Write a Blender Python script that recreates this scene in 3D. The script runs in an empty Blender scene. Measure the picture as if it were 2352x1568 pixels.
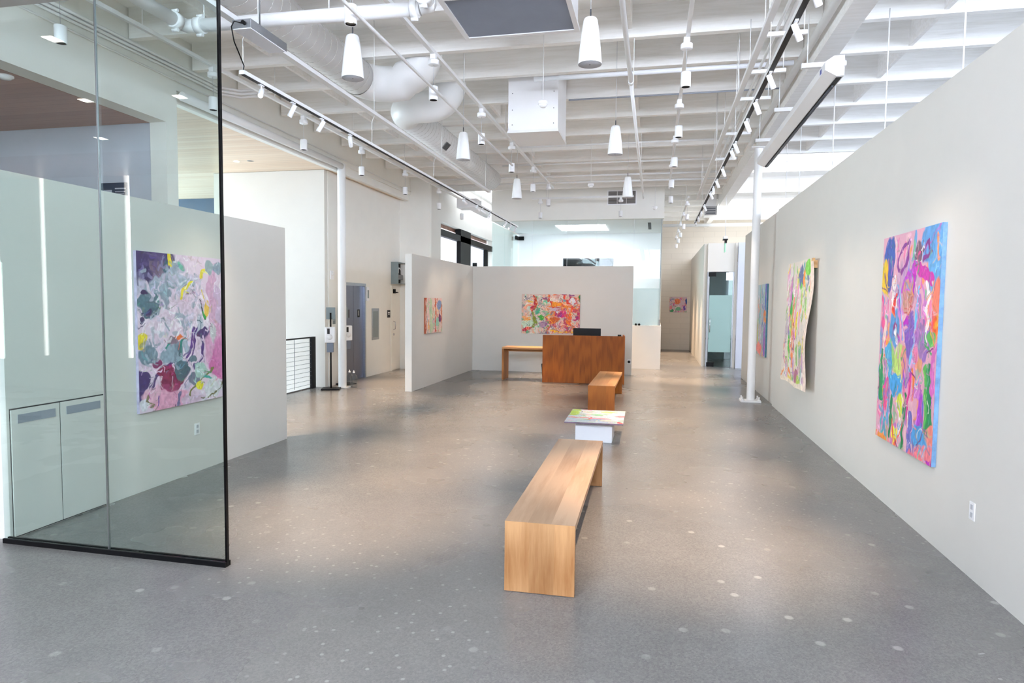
import bpy, math, random
import numpy as np
from mathutils import Vector, Matrix

random.seed(7)
D = bpy.data
SC = bpy.context.scene
COL = SC.collection
PI = math.pi

# ------------------------------------------------------------------ camera
F_PX = 1488.84
pt, rl, yw = math.radians(3.454), math.radians(0.6175), math.radians(12.3697)
CAM_H = 1.8
fwd = Vector((-math.sin(yw) * math.cos(pt), math.cos(yw) * math.cos(pt), -math.sin(pt)))
r0 = Vector((math.cos(yw), math.sin(yw), 0))
u0 = r0.cross(fwd)
rgt = math.cos(rl) * r0 + math.sin(rl) * u0
upv = rgt.cross(fwd)
cam = D.cameras.new('camera')
cam.sensor_width = 36
cam.lens = F_PX * 36 / 2352
cam.clip_end = 200
camo = D.objects.new('camera', cam)
COL.objects.link(camo)
mw = Matrix((rgt, upv, -fwd)).transposed().to_4x4()
mw.translation = Vector((0, 0, CAM_H))
camo.matrix_world = mw
SC.camera = camo

# ------------------------------------------------------------------ world, view, large lights
SC.view_settings.view_transform = 'Standard'
SC.view_settings.look = 'None'
SC.view_settings.gamma = 1
SC.view_settings.use_curve_mapping = False
SC.view_settings.exposure = EXPO = 0.58
W = D.worlds.new('world')
SC.world = W
W.use_nodes = True
bg = W.node_tree.nodes['Background']
bg.inputs[0].default_value = (0.78, 0.88, 1.0, 1)
bg.inputs[1].default_value = 1.6
SC.cycles.max_bounces = 9
SC.cycles.diffuse_bounces = 6
SC.cycles.glossy_bounces = 3
SC.cycles.use_adaptive_sampling = True
SC.cycles.adaptive_threshold = .06
SC.cycles.adaptive_min_samples = 16
SC.cycles.transparent_max_bounces = 12
SC.cycles.sample_clamp_indirect = 6
SC.cycles.caustics_reflective = False
SC.cycles.caustics_refractive = False

K_SHADE = .5      # glow of the daylit window shades behind the camera
K_STAIR = 9.0     # daylit glazing over the stair
K_CLER_FILL = 24.0      # unseen glowing panes added high behind the camera to brighten the ceiling
K_SIDE_FILL = 7.6      # unseen fill panes put in the side bay to light the ceiling
K_SKY = 4.4       # skylights of the side bay, plus the added far-left one
P_PEND = 1000.0      # pendant downlights (W)
P_SPOT = 30.0      # track spotlights (W)
WARM = (1.0, 0.71, 0.48)
TRKC = (1.0, 0.80, 0.62)

# ------------------------------------------------------------------ materials
MATS = {}


def newmat(name):
    m = D.materials.new(name)
    m.use_nodes = True
    nt = m.node_tree
    return m, nt, nt.nodes['Principled BSDF']


def lin(c):
    return tuple((x / 255 / 12.92) if x / 255 <= .04045 else ((x / 255 + .055) / 1.055) ** 2.4 for x in c)


def link(nt, a, b):
    nt.links.new(a, b)


def noise(nt, scale, detail=3, rough=.5, vec=None, dist=0):
    n = nt.nodes.new('ShaderNodeTexNoise')
    n.inputs['Scale'].default_value = scale
    n.inputs['Detail'].default_value = detail
    n.inputs['Roughness'].default_value = rough
    n.inputs['Distortion'].default_value = dist
    if vec is not None:
        link(nt, vec, n.inputs['Vector'])
    return n


def ramp(nt, fac, stops):
    r = nt.nodes.new('ShaderNodeValToRGB')
    e = r.color_ramp.elements
    while len(e) < len(stops):
        e.new(.5)
    for i, (p, c) in enumerate(stops):
        e[i].position = p
        e[i].color = (*c, 1) if len(c) == 3 else c
    link(nt, fac, r.inputs['Fac'])
    return r


def mapping(nt, scale=(1, 1, 1), loc=(0, 0, 0)):
    t = nt.nodes.new('ShaderNodeTexCoord')
    mp = nt.nodes.new('ShaderNodeMapping')
    mp.inputs['Scale'].default_value = scale
    mp.inputs['Location'].default_value = loc
    link(nt, t.outputs['Object'], mp.inputs['Vector'])
    return mp.outputs['Vector']


def bump(nt, bs, h, strength=.2, dist=.01):
    b = nt.nodes.new('ShaderNodeBump')
    b.inputs['Strength'].default_value = strength
    b.inputs['Distance'].default_value = dist
    link(nt, h, b.inputs['Height'])
    link(nt, b.outputs['Normal'], bs.inputs['Normal'])
    return b


def paint(name, c, rough=.55, var=.02, bscale=60, bst=.05, metal=0.0, spec=.5, vs=(1, 1, 1), nscale=3):
    """Plain painted or metal surface with faint mottling and orange peel."""
    m, nt, bs = newmat(name)
    c = lin(c)
    v = mapping(nt, vs)
    n = noise(nt, nscale, 4, .6, v)
    a = tuple(max(0, x * (1 - var)) for x in c)
    b = tuple(min(1, x * (1 + var)) for x in c)
    r = ramp(nt, n.outputs['Fac'], [(.3, a), (.7, b)])
    link(nt, r.outputs['Color'], bs.inputs['Base Color'])
    bs.inputs['Roughness'].default_value = rough
    bs.inputs['Metallic'].default_value = metal
    bs.inputs['Specular IOR Level'].default_value = spec
    if bst:
        n2 = noise(nt, bscale, 2, .5, v)
        bump(nt, bs, n2.outputs['Fac'], bst, .004)
    MATS[name] = m
    return m


wall_white = paint('wall_white', (217, 214, 208), .7, .012, 90, 0)
wall_warm = paint('wall_warm', (238, 237, 232), .7, .015, 90, 0)
wall_grey = paint('wall_grey', (196, 200, 212), .7, .02)
ceil_white = paint('ceiling_white', (250, 250, 248), .8, .03, 8, 0, nscale=1.2)
steel_white = paint('white_metal', (232, 232, 232), .42, .01, 120, .02)
fixture_white = paint('fixture_white', (240, 240, 242), .4, .01, 150, .02)
speaker_white = paint('speaker_white', (234, 234, 234), .6, .01, 400, .1)
speaker_grille = paint('speaker_grille', (188, 190, 196), .6, .05, 500, .6, nscale=300)
brick_white = None
black = paint('black_metal', (9, 9, 11), .45, .1, 80, .0, spec=.2)
black_gloss = paint('black_gloss', (6, 6, 8), .18, .1, 80, 0, spec=.3)
dark_grey = paint('dark_grey', (66, 68, 74), .5, .1)
mid_grey = paint('grey_plastic', (112, 122, 138), .5, .05)
steel = paint('brushed_steel', (168, 172, 180), .3, .08, 60, .1, metal=1.0, vs=(1, 1, 40))
steel_door = paint('lift_door_steel', (118, 122, 140), .34, .08, 60, .1, metal=.85, vs=(30, 30, 1))
alu = paint('galvanised_metal', (150, 152, 155), .38, .08, 30, .05, metal=.9)
chrome = paint('chrome', (200, 200, 205), .15, .02, 30, 0, metal=1.0)
blue_wall = paint('blue_wall', (22, 50, 78), .5, .1)
strip_wood = None
plinth_white = paint('plinth_white', (228, 230, 234), .6, .01)
canvas_raw = paint('raw_canvas', (236, 222, 204), .8, .04, 300, .3)
cloth_white = paint('white_fabric', (236, 238, 244), .8, .02, 200, .2)
green_plate = paint('green_acrylic', (120, 235, 180), .2, .02, 50, 0)
blue_tag = paint('blue_label', (60, 80, 170), .4, .02)
dark_slot = paint('dark_slot', (28, 27, 30), .6, .1)
track_slot = paint('track_slot', (16, 12, 14), .6, .1)
panel_grey = paint('panel_grey', (128, 140, 142), .45, .1)
louvre = paint('louvre_grey', (150, 146, 144), .5, .05)
seam_grey = paint('duct_seam', (188, 186, 182), .5, .03)
grille_grey = paint('grille_grey', (150, 155, 166), .5, .04)
ink_white = paint('white_ink', (235, 235, 235), .5, .01)


def emit(name, c, k):
    m, nt, bs = newmat(name)
    c = lin(c)
    n = noise(nt, 1.2, 2, .5, mapping(nt))
    r = ramp(nt, n.outputs['Fac'], [(0, tuple(x * .97 for x in c)), (1, c)])
    link(nt, r.outputs['Color'], bs.inputs['Emission Color'])
    bs.inputs['Base Color'].default_value = (.8, .8, .8, 1)
    bs.inputs['Emission Strength'].default_value = k
    bs.inputs['Roughness'].default_value = .6
    if k > 5 and name.endswith('glow') and name not in ('shade_glow', 'stair_glow', 'sky_glow') or name == 'daylit_gap':
        m.cycles.emission_sampling = 'NONE'
    MATS[name] = m
    return m


lamp_glow = emit('lamp_glow', (255, 244, 225), 14)
spot_glow = emit('spot_glow', (255, 240, 225), 30)
panel_glow = emit('light_panel_glow', (255, 253, 248), 6)
room_panel = emit('room_light_panel', (245, 252, 255), 10)
shade_glow = emit('daylit_shade', (214, 228, 255), K_SHADE)
cler_fill = emit('clerestory_fill', (228, 238, 255), K_CLER_FILL)
side_fill = emit('side_bay_fill', (218, 232, 255), K_SIDE_FILL)
slit_glow = emit('daylit_gap', (250, 246, 255), 45)
stair_glow = emit('stair_daylight', (222, 242, 250), K_STAIR)
sky_glow = emit('skylight_glow', (240, 246, 255), K_SKY)
shade_soft = emit('soft_shade', (228, 232, 248), .75)
outside_glow = emit('bright_outside', (225, 245, 255), 2.4)


def wood(name, base, dark, axis, plank=0.0, pax='x', rough=.45, scale=1.0):
    """Oak: long stretched grain along `axis`, boards of width `plank` across pax."""
    m, nt, bs = newmat(name)
    st = {'x': (.07, 1, 1), 'y': (1, .07, 1), 'z': (1, 1, .07)}[axis]
    v = mapping(nt, tuple(s * 6 * scale for s in st))
    base, dark = lin(base), lin(dark)
    if plank:
        t = nt.nodes.new('ShaderNodeTexCoord')
        sep = nt.nodes.new('ShaderNodeSeparateXYZ')
        link(nt, t.outputs['Object'], sep.inputs[0])
        dv = nt.nodes.new('ShaderNodeMath')
        dv.operation = 'DIVIDE'
        dv.inputs[1].default_value = plank
        link(nt, sep.outputs['XYZ'.index(pax.upper())], dv.inputs[0])
        fl = nt.nodes.new('ShaderNodeMath')
        fl.operation = 'FLOOR'
        link(nt, dv.outputs[0], fl.inputs[0])
        wn = nt.nodes.new('ShaderNodeTexWhiteNoise')
        wn.noise_dimensions = '1D'
        link(nt, fl.outputs[0], wn.inputs['W'])
        add = nt.nodes.new('ShaderNodeVectorMath')
        add.operation = 'MULTIPLY_ADD'
        link(nt, wn.outputs['Color'], add.inputs[0])
        add.inputs[1].default_value = (9, 9, 9)
        link(nt, v, add.inputs[2])
        v = add.outputs[0]
    n1 = noise(nt, 1.0, 5, .6, v, 1.4)
    wv = nt.nodes.new('ShaderNodeTexWave')
    wv.wave_type = 'RINGS'
    wv.inputs['Scale'].default_value = .9
    wv.inputs['Distortion'].default_value = 7
    wv.inputs['Detail'].default_value = 3
    wv.inputs['Detail Scale'].default_value = .7
    link(nt, v, wv.inputs['Vector'])
    n2 = noise(nt, 9, 3, .7, v)
    mx = nt.nodes.new('ShaderNodeMix')
    mx.inputs[0].default_value = .45
    link(nt, n1.outputs['Fac'], mx.inputs[2])
    link(nt, wv.outputs['Fac'], mx.inputs[3])
    mx2 = nt.nodes.new('ShaderNodeMix')
    mx2.inputs[0].default_value = .35
    link(nt, mx.outputs[0], mx2.inputs[2])
    link(nt, n2.outputs['Fac'], mx2.inputs[3])
    r = ramp(nt, mx2.outputs[0], [(.25, dark), (.62, base)])
    out = r.outputs['Color']
    if plank:
        hsv = nt.nodes.new('ShaderNodeHueSaturation')
        mr = nt.nodes.new('ShaderNodeMapRange')
        mr.inputs[3].default_value = .88
        mr.inputs[4].default_value = 1.08
        link(nt, wn.outputs['Value'], mr.inputs[0])
        link(nt, mr.outputs[0], hsv.inputs['Value'])
        link(nt, out, hsv.inputs['Color'])
        out = hsv.outputs['Color']
    link(nt, out, bs.inputs['Base Color'])
    bs.inputs['Specular IOR Level'].default_value = .35
    bs.inputs['Roughness'].default_value = rough
    bump(nt, bs, mx2.outputs[0], .08, .003)
    MATS[name] = m
    return m


oak_y = wood('oak_along_depth', (176, 147, 120), (150, 118, 90), 'y', .145, 'x')
oak_z = wood('oak_upright', (176, 134, 92), (132, 88, 48), 'z', .155, 'x')
oak_zs = wood('oak_upright_side', (196, 142, 88), (160, 106, 58), 'z', .155, 'y')
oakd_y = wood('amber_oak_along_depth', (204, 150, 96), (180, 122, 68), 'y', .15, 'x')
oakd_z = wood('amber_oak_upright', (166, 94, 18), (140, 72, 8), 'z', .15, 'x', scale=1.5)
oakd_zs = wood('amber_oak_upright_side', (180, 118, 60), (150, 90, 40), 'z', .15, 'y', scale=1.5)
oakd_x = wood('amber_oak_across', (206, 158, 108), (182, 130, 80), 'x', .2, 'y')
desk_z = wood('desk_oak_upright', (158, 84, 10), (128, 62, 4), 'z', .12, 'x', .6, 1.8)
strip_wood = wood('pine_strip', (216, 176, 124), (190, 146, 92), 'y')


def plank_mat(name, c1, c2, width, axis):
    """Boarded soffit: boards run along depth or across, dark joints between."""
    m, nt, bs = newmat(name)
    t = nt.nodes.new('ShaderNodeTexCoord')
    sep = nt.nodes.new('ShaderNodeSeparateXYZ')
    link(nt, t.outputs['Object'], sep.inputs[0])
    dv = nt.nodes.new('ShaderNodeMath')
    dv.operation = 'DIVIDE'
    dv.inputs[1].default_value = width
    link(nt, sep.outputs['XYZ'.index(axis)], dv.inputs[0])
    fr = nt.nodes.new('ShaderNodeMath')
    fr.operation = 'FRACT'
    link(nt, dv.outputs[0], fr.inputs[0])
    fl = nt.nodes.new('ShaderNodeMath')
    fl.operation = 'FLOOR'
    link(nt, dv.outputs[0], fl.inputs[0])
    wn = nt.nodes.new('ShaderNodeTexWhiteNoise')
    wn.noise_dimensions = '1D'
    link(nt, fl.outputs[0], wn.inputs['W'])
    r = ramp(nt, wn.outputs['Value'], [(0, lin(c2)), (1, lin(c1))])
    st = (1, .05, 1) if axis == 'X' else (.05, 1, 1)
    n = noise(nt, 20, 3, .6, mapping(nt, st))
    r2 = ramp(nt, n.outputs['Fac'], [(.3, (.86, .86, .86)), (.7, (1, 1, 1))])
    mx = nt.nodes.new('ShaderNodeMix')
    mx.data_type = 'RGBA'
    mx.blend_type = 'MULTIPLY'
    mx.inputs[0].default_value = 1
    link(nt, r.outputs['Color'], mx.inputs[6])
    link(nt, r2.outputs['Color'], mx.inputs[7])
    gap = ramp(nt, fr.outputs[0], [(0, (.42, .36, .3)), (.06, (1, 1, 1))])
    mx3 = nt.nodes.new('ShaderNodeMix')
    mx3.data_type = 'RGBA'
    mx3.blend_type = 'MULTIPLY'
    mx3.inputs[0].default_value = 1
    link(nt, mx.outputs[2], mx3.inputs[6])
    link(nt, gap.outputs['Color'], mx3.inputs[7])
    link(nt, mx3.outputs[2], bs.inputs['Base Color'])
    bs.inputs['Roughness'].default_value = .35
    MATS[name] = m
    return m


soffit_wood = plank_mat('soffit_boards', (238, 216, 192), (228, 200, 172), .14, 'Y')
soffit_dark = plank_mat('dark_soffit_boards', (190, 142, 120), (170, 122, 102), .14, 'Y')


def wood_white():
    m, nt, bs = newmat('painted_timber')
    v = mapping(nt, (.5, 6, 9))
    n = noise(nt, 3, 5, .65, v, .4)
    r = ramp(nt, n.outputs['Fac'], [(.25, lin((236, 234, 229))), (.6, lin((249, 248, 246)))])
    link(nt, r.outputs['Color'], bs.inputs['Base Color'])
    bs.inputs['Roughness'].default_value = .6
    bump(nt, bs, n.outputs['Fac'], .35, .01)
    return m


timber_white = wood_white()


def brick():
    m, nt, bs = newmat('painted_brick')
    t = nt.nodes.new('ShaderNodeTexCoord')
    mp = nt.nodes.new('ShaderNodeMapping')
    mp.inputs['Rotation'].default_value = (PI / 2, 0, 0)
    link(nt, t.outputs['Object'], mp.inputs['Vector'])
    b = nt.nodes.new('ShaderNodeTexBrick')
    b.inputs['Scale'].default_value = 1
    b.inputs['Brick Width'].default_value = .8
    b.inputs['Row Height'].default_value = .21
    b.inputs['Mortar Size'].default_value = .006
    b.inputs['Color1'].default_value = (*lin((236, 228, 216)), 1)
    b.inputs['Color2'].default_value = (*lin((232, 224, 212)), 1)
    b.inputs['Mortar'].default_value = (*lin((222, 214, 202)), 1)
    link(nt, mp.outputs[0], b.inputs['Vector'])
    link(nt, b.outputs['Color'], bs.inputs['Base Color'])
    bs.inputs['Roughness'].default_value = .7
    bump(nt, bs, b.outputs['Fac'], -.15, .004)
    return m


brick_white = brick()


def concrete():
    m, nt, bs = newmat('polished_concrete')
    v = mapping(nt)
    big = noise(nt, .45, 4, .55, v, .3)
    mid = noise(nt, 3.2, 5, .6, v, .5)
    agg = nt.nodes.new('ShaderNodeTexVoronoi')
    agg.inputs['Scale'].default_value = 95
    link(nt, v, agg.inputs['Vector'])
    fine = noise(nt, 160, 3, .8, v)
    r1 = ramp(nt, big.outputs['Fac'], [(.3, lin((109, 108, 107))), (.7, lin((118, 116, 114)))])
    r2 = ramp(nt, mid.outputs['Fac'], [(.3, (.94, .94, .94)), (.7, (1.05, 1.05, 1.05))])
    r3 = ramp(nt, agg.outputs['Color'], [(.1, (.86, .86, .86)), (.9, (1.13, 1.12, 1.10))])
    r4 = ramp(nt, fine.outputs['Fac'], [(.3, (.84, .84, .84)), (.7, (1.15, 1.15, 1.15))])
    # pale filled blotches and pin spots
    vs = nt.nodes.new('ShaderNodeTexVoronoi')
    vs.inputs['Scale'].default_value = 2.4
    vs.voronoi_dimensions = '2D'
    vs.inputs['Randomness'].default_value = 1
    warp = noise(nt, 26, 2, .5, v)
    wa = nt.nodes.new('ShaderNodeVectorMath')
    wa.operation = 'MULTIPLY_ADD'
    link(nt, warp.outputs['Color'], wa.inputs[0])
    wa.inputs[1].default_value = (.02, .02, .0)
    link(nt, v, wa.inputs[2])
    link(nt, v, vs.inputs['Vector'])
    spot = ramp(nt, vs.outputs['Distance'], [(.045, (1, 1, 1)), (.07, (0, 0, 0))])
    gate = noise(nt, .8, 2, .5, v)
    gr = ramp(nt, gate.outputs['Fac'], [(.47, (0, 0, 0)), (.62, (.26, .26, .26))])
    g = nt.nodes.new('ShaderNodeMath')
    g.operation = 'MULTIPLY'
    link(nt, spot.outputs['Color'], g.inputs[0])
    link(nt, gr.outputs['Color'], g.inputs[1])
    vs2 = nt.nodes.new('ShaderNodeTexVoronoi')
    vs2.inputs['Scale'].default_value = 7
    vs2.voronoi_dimensions = '2D'
    link(nt, v, vs2.inputs['Vector'])
    sp2 = ramp(nt, vs2.outputs['Distance'], [(.05, (.3, .3, .3)), (.09, (0, 0, 0))])
    g2 = nt.nodes.new('ShaderNodeMath')
    g2.operation = 'MULTIPLY'
    gr2 = ramp(nt, big.outputs['Fac'], [(.5, (0, 0, 0)), (.6, (1, 1, 1))])
    link(nt, sp2.outputs['Color'], g2.inputs[0])
    link(nt, gr2.outputs['Color'], g2.inputs[1])
    g3 = nt.nodes.new('ShaderNodeMath')
    g3.operation = 'MAXIMUM'
    link(nt, g.outputs[0], g3.inputs[0])
    link(nt, g2.outputs[0], g3.inputs[1])
    cur = r1.outputs['Color']
    for r in (r2, r3, r4):
        mx = nt.nodes.new('ShaderNodeMix')
        mx.data_type = 'RGBA'
        mx.blend_type = 'MULTIPLY'
        mx.inputs[0].default_value = 1
        link(nt, cur, mx.inputs[6])
        link(nt, r.outputs['Color'], mx.inputs[7])
        cur = mx.outputs[2]
    mx = nt.nodes.new('ShaderNodeMix')
    mx.data_type = 'RGBA'
    link(nt, g3.outputs[0], mx.inputs[0])
    link(nt, cur, mx.inputs[6])
    mx.inputs[7].default_value = (*lin((206, 204, 198)), 1)
    link(nt, mx.outputs[2], bs.inputs['Base Color'])
    rr = nt.nodes.new('ShaderNodeMapRange')
    rr.inputs[3].default_value = .2
    rr.inputs[4].default_value = .34
    link(nt, big.outputs['Fac'], rr.inputs[0])
    link(nt, rr.outputs[0], bs.inputs['Roughness'])
    bs.inputs['Specular IOR Level'].default_value = .55
    return m


concrete_floor = concrete()


def glassmat(name, tint, refl=1.0):
    """Architectural glass: tinted see-through with angle-dependent reflection."""
    m = D.materials.new(name)
    m.use_nodes = True
    nt = m.node_tree
    nt.nodes.clear()
    out = nt.nodes.new('ShaderNodeOutputMaterial')
    tr = nt.nodes.new('ShaderNodeBsdfTransparent')
    tr.inputs[0].default_value = (*tint, 1)
    gl = nt.nodes.new('ShaderNodeBsdfGlossy')
    gl.inputs['Roughness'].default_value = .0
    gl.inputs[0].default_value = (.95, 1, .98, 1)
    lw = nt.nodes.new('ShaderNodeLayerWeight')
    lw.inputs[0].default_value = .5
    pw = nt.nodes.new('ShaderNodeMath')
    pw.operation = 'POWER'
    pw.inputs[1].default_value = 4
    link(nt, lw.outputs['Facing'], pw.inputs[0])
    ma = nt.nodes.new('ShaderNodeMath')
    ma.operation = 'MULTIPLY_ADD'
    ma.inputs[1].default_value = .9 * refl
    ma.inputs[2].default_value = .045 * refl
    link(nt, pw.outputs[0], ma.inputs[0])
    mx = nt.nodes.new('ShaderNodeMixShader')
    link(nt, ma.outputs[0], mx.inputs[0])
    link(nt, tr.outputs[0], mx.inputs[1])
    link(nt, gl.outputs[0], mx.inputs[2])
    link(nt, mx.outputs[0], out.inputs[0])
    return m


glass_green = glassmat('green_glass', (.875, .935, .922), 1.15)
glass_clear = glassmat('clear_glass', (.985, .995, .995), .25)
room_white = paint('room_white', (250, 251, 252), .7, .005)
glass_side = glassmat('side_glass', (.93, .98, .975), .9)
glass_door = glassmat('door_glass', (.74, .86, .83))


def frost(name, c, alpha):
    m = D.materials.new(name)
    m.use_nodes = True
    nt = m.node_tree
    bs = nt.nodes['Principled BSDF']
    out = [n for n in nt.nodes if n.type == 'OUTPUT_MATERIAL'][0]
    bs.inputs['Base Color'].default_value = (*lin(c), 1)
    bs.inputs['Roughness'].default_value = .5
    tr = nt.nodes.new('ShaderNodeBsdfTransparent')
    tr.inputs[0].default_value = (.93, .98, .97, 1)
    mx = nt.nodes.new('ShaderNodeMixShader')
    n = noise(nt, 2, 2, .5, mapping(nt))
    mr = nt.nodes.new('ShaderNodeMapRange')
    mr.inputs[3].default_value = alpha - .04
    mr.inputs[4].default_value = alpha + .04
    link(nt, n.outputs['Fac'], mr.inputs[0])
    link(nt, mr.outputs[0], mx.inputs[0])
    link(nt, tr.outputs[0], mx.inputs[1])
    link(nt, bs.outputs[0], mx.inputs[2])
    link(nt, mx.outputs[0], out.inputs[0])
    return m


frosted = frost('frosted_film', (232, 242, 244), .45)
frost_door = frost('frosted_door_film', (164, 196, 192), .8)
bottle_mat = glassmat('clear_plastic', (.88, .90, .92))


# ------------------------------------------------------------------ geometry helpers
class MB:
    def __init__(s):
        s.v, s.f, s.m, s.sm = [], [], [], []

    def poly(s, pts, mi=0, smooth=False):
        i = len(s.v)
        s.v += [Vector(p) for p in pts]
        s.f.append(tuple(range(i, i + len(pts))))
        s.m.append(mi)
        s.sm.append(smooth)
        return s

    def box(s, x0, x1, y0, y1, z0, z1, mi=0, b=0.0):
        x0, x1 = min(x0, x1), max(x0, x1)
        y0, y1 = min(y0, y1), max(y0, y1)
        z0, z1 = min(z0, z1), max(z0, z1)
        b = min(b, (x1 - x0) * .45, (y1 - y0) * .45, (z1 - z0) * .45)
        if b <= 0:
            i = len(s.v)
            s.v += [Vector((x, y, z)) for z in (z0, z1) for y in (y0, y1) for x in (x0, x1)]
            for f in ((0, 2, 3, 1), (4, 5, 7, 6), (0, 1, 5, 4), (2, 6, 7, 3), (0, 4, 6, 2), (1, 3, 7, 5)):
                s.f.append(tuple(i + k for k in f))
                s.m.append(mi)
                s.sm.append(False)
            return s
        import bmesh
        bm = bmesh.new()
        bmesh.ops.create_cube(bm, size=1)
        for v in bm.verts:
            v.co = Vector(((x0 + x1) / 2 + v.co.x * (x1 - x0), (y0 + y1) / 2 + v.co.y * (y1 - y0), (z0 + z1) / 2 + v.co.z * (z1 - z0)))
        bmesh.ops.bevel(bm, geom=bm.edges[:], offset=b, segments=2, profile=.6, affect='EDGES')
        bm.verts.index_update()
        i = len(s.v)
        s.v += [v.co.copy() for v in bm.verts]
        for f in bm.faces:
            s.f.append(tuple(i + v.index for v in f.verts))
            s.m.append(mi)
            s.sm.append(False)
        bm.free()
        return s

    def tube(s, p0, p1, r, n=12, mi=0, r1=None, cap=True):
        return s.path([p0, p1], r, n, mi, r1, cap)

    def path(s, pts, r, n=12, mi=0, r1=None, cap=True):
        pts = [Vector(p) for p in pts]
        rings = []
        K = len(pts)
        ref = None
        for k, p in enumerate(pts):
            if k == 0:
                d = pts[1] - p
            elif k == K - 1:
                d = p - pts[k - 1]
            else:
                d = (pts[k + 1] - p).normalized() + (p - pts[k - 1]).normalized()
            d.normalize()
            if ref is None:
                ref = Vector((0, 0, 1)) if abs(d.z) < .9 else Vector((1, 0, 0))
            a = d.cross(ref).normalized()
            b = a.cross(d).normalized()
            ref = b
            rr = r if r1 is None else r + (r1 - r) * k / (K - 1)
            i = len(s.v)
            for j in range(n):
                t = 2 * PI * j / n
                s.v.append(p + (a * math.cos(t) + b * math.sin(t)) * rr)
            rings.append(i)
        for k in range(K - 1):
            for j in range(n):
                s.f.append((rings[k] + j, rings[k] + (j + 1) % n, rings[k + 1] + (j + 1) % n, rings[k + 1] + j))
                s.m.append(mi)
                s.sm.append(True)
        if cap:
            s.f.append(tuple(rings[0] + j for j in range(n))[::-1])
            s.f.append(tuple(rings[-1] + j for j in range(n)))
            s.m += [mi, mi]
            s.sm += [False, False]
        return s

    def lathe(s, prof, c=(0, 0, 0), n=32, mi=0, smooth=True):
        """prof: list of (radius, z[, mi]) revolved about the vertical through c."""
        c = Vector(c)
        rings = []
        for q in prof:
            i = len(s.v)
            r, z = q[0], q[1]
            for j in range(n):
                t = 2 * PI * j / n
                s.v.append(c + Vector((r * math.cos(t), r * math.sin(t), z)))
            rings.append(i)
        for k in range(len(prof) - 1):
            mm = prof[k + 1][2] if len(prof[k + 1]) > 2 else mi
            for j in range(n):
                s.f.append((rings[k] + j, rings[k] + (j + 1) % n, rings[k + 1] + (j + 1) % n, rings[k + 1] + j))
                s.m.append(mm)
                s.sm.append(smooth)
        return s

    def xform(s, M):
        s.v = [M @ v for v in s.v]
        return s


def setp(o, label=None, cat=None, group=None, kind=None):
    if label:
        o['label'] = label
    if cat:
        o['category'] = cat
    if group:
        o['group'] = group
    if kind:
        o['kind'] = kind
    return o


def mesh_obj(name, mb, mats, parent=None, origin=None):
    if not isinstance(mats, (list, tuple)):
        mats = [mats]
    if origin is None:
        if parent is not None:
            origin = WORLD.get(parent.name, Vector((0, 0, 0)))
            rel = True
        else:
            xs = [v.x for v in mb.v]
            ys = [v.y for v in mb.v]
            zs = [v.z for v in mb.v]
            origin = Vector(((min(xs) + max(xs)) / 2, (min(ys) + max(ys)) / 2, min(zs)))
    origin = Vector(origin)
    me = D.meshes.new(name)
    me.from_pydata([tuple(v - origin) for v in mb.v], [], mb.f)
    for m in mats:
        me.materials.append(m)
    me.polygons.foreach_set('material_index', mb.m)
    me.polygons.foreach_set('use_smooth', mb.sm)
    import bmesh
    bm = bmesh.new()
    bm.from_mesh(me)
    bmesh.ops.recalc_face_normals(bm, faces=bm.faces[:])
    bm.to_mesh(me)
    bm.free()
    me.update()
    o = D.objects.new(name, me)
    COL.objects.link(o)
    if parent is not None:
        o.parent = parent
        WORLD[o.name] = Vector(WORLD.get(parent.name, Vector((0, 0, 0))))
    else:
        o.location = origin
        WORLD[o.name] = origin.copy()
    return o


WORLD = {}


def thing(name, label, cat, loc=(0, 0, 0), rotz=0, group=None):
    """Empty at a thing's base; its parts are given in world coordinates (unrotated) or local ones (built at 0)."""
    o = D.objects.new(name, None)
    o.empty_display_size = .1
    COL.objects.link(o)
    o.location = loc
    o.rotation_euler = (0, 0, rotz)
    WORLD[o.name] = Vector(loc)
    return setp(o, label, cat, group)


def local(o):
    """Parts of this thing are written in its own coordinates."""
    WORLD[o.name] = Vector((0, 0, 0))
    return o


def struct(name, mb, mats, parent=None):
    o = mesh_obj(name, mb, mats, parent)
    if parent is None:
        o['kind'] = 'structure'
    return o


def copy_tree(o, loc=None, rot=None, label=None, parent=None):
    c = o.copy()
    COL.objects.link(c)
    if parent is not None:
        c.parent = parent
    if loc is not None:
        c.location = loc
    if rot is not None:
        c.rotation_euler = rot
    if label:
        c['label'] = label
    for ch in [x for x in D.objects if x.parent == o]:
        copy_tree(ch, parent=c)
    return c


ORD = ['nearest', 'second', 'third', 'fourth', 'fifth', 'sixth', 'seventh', 'eighth', 'ninth', 'tenth', 'eleventh', 'twelfth', 'thirteenth', 'fourteenth', 'fifteenth', 'sixteenth']


def B(*a, **k):
    return MB().box(*a, **k)


# ------------------------------------------------------------------ room shell
XR = 2.094       # face of the long right-hand wall
XL = -4.63       # face of the free-standing left-hand wall
DECK = 5.30      # underside of roof deck
JB = 4.93        # underside of joists

f = MB()
f.box(-6.86, 9.7, -3.2, 26.6, -.3, 0)
f.box(-14.2, -6.86, -3.2, 7.6, -.3, 0)
struct('floor', f, concrete_floor)

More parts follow.
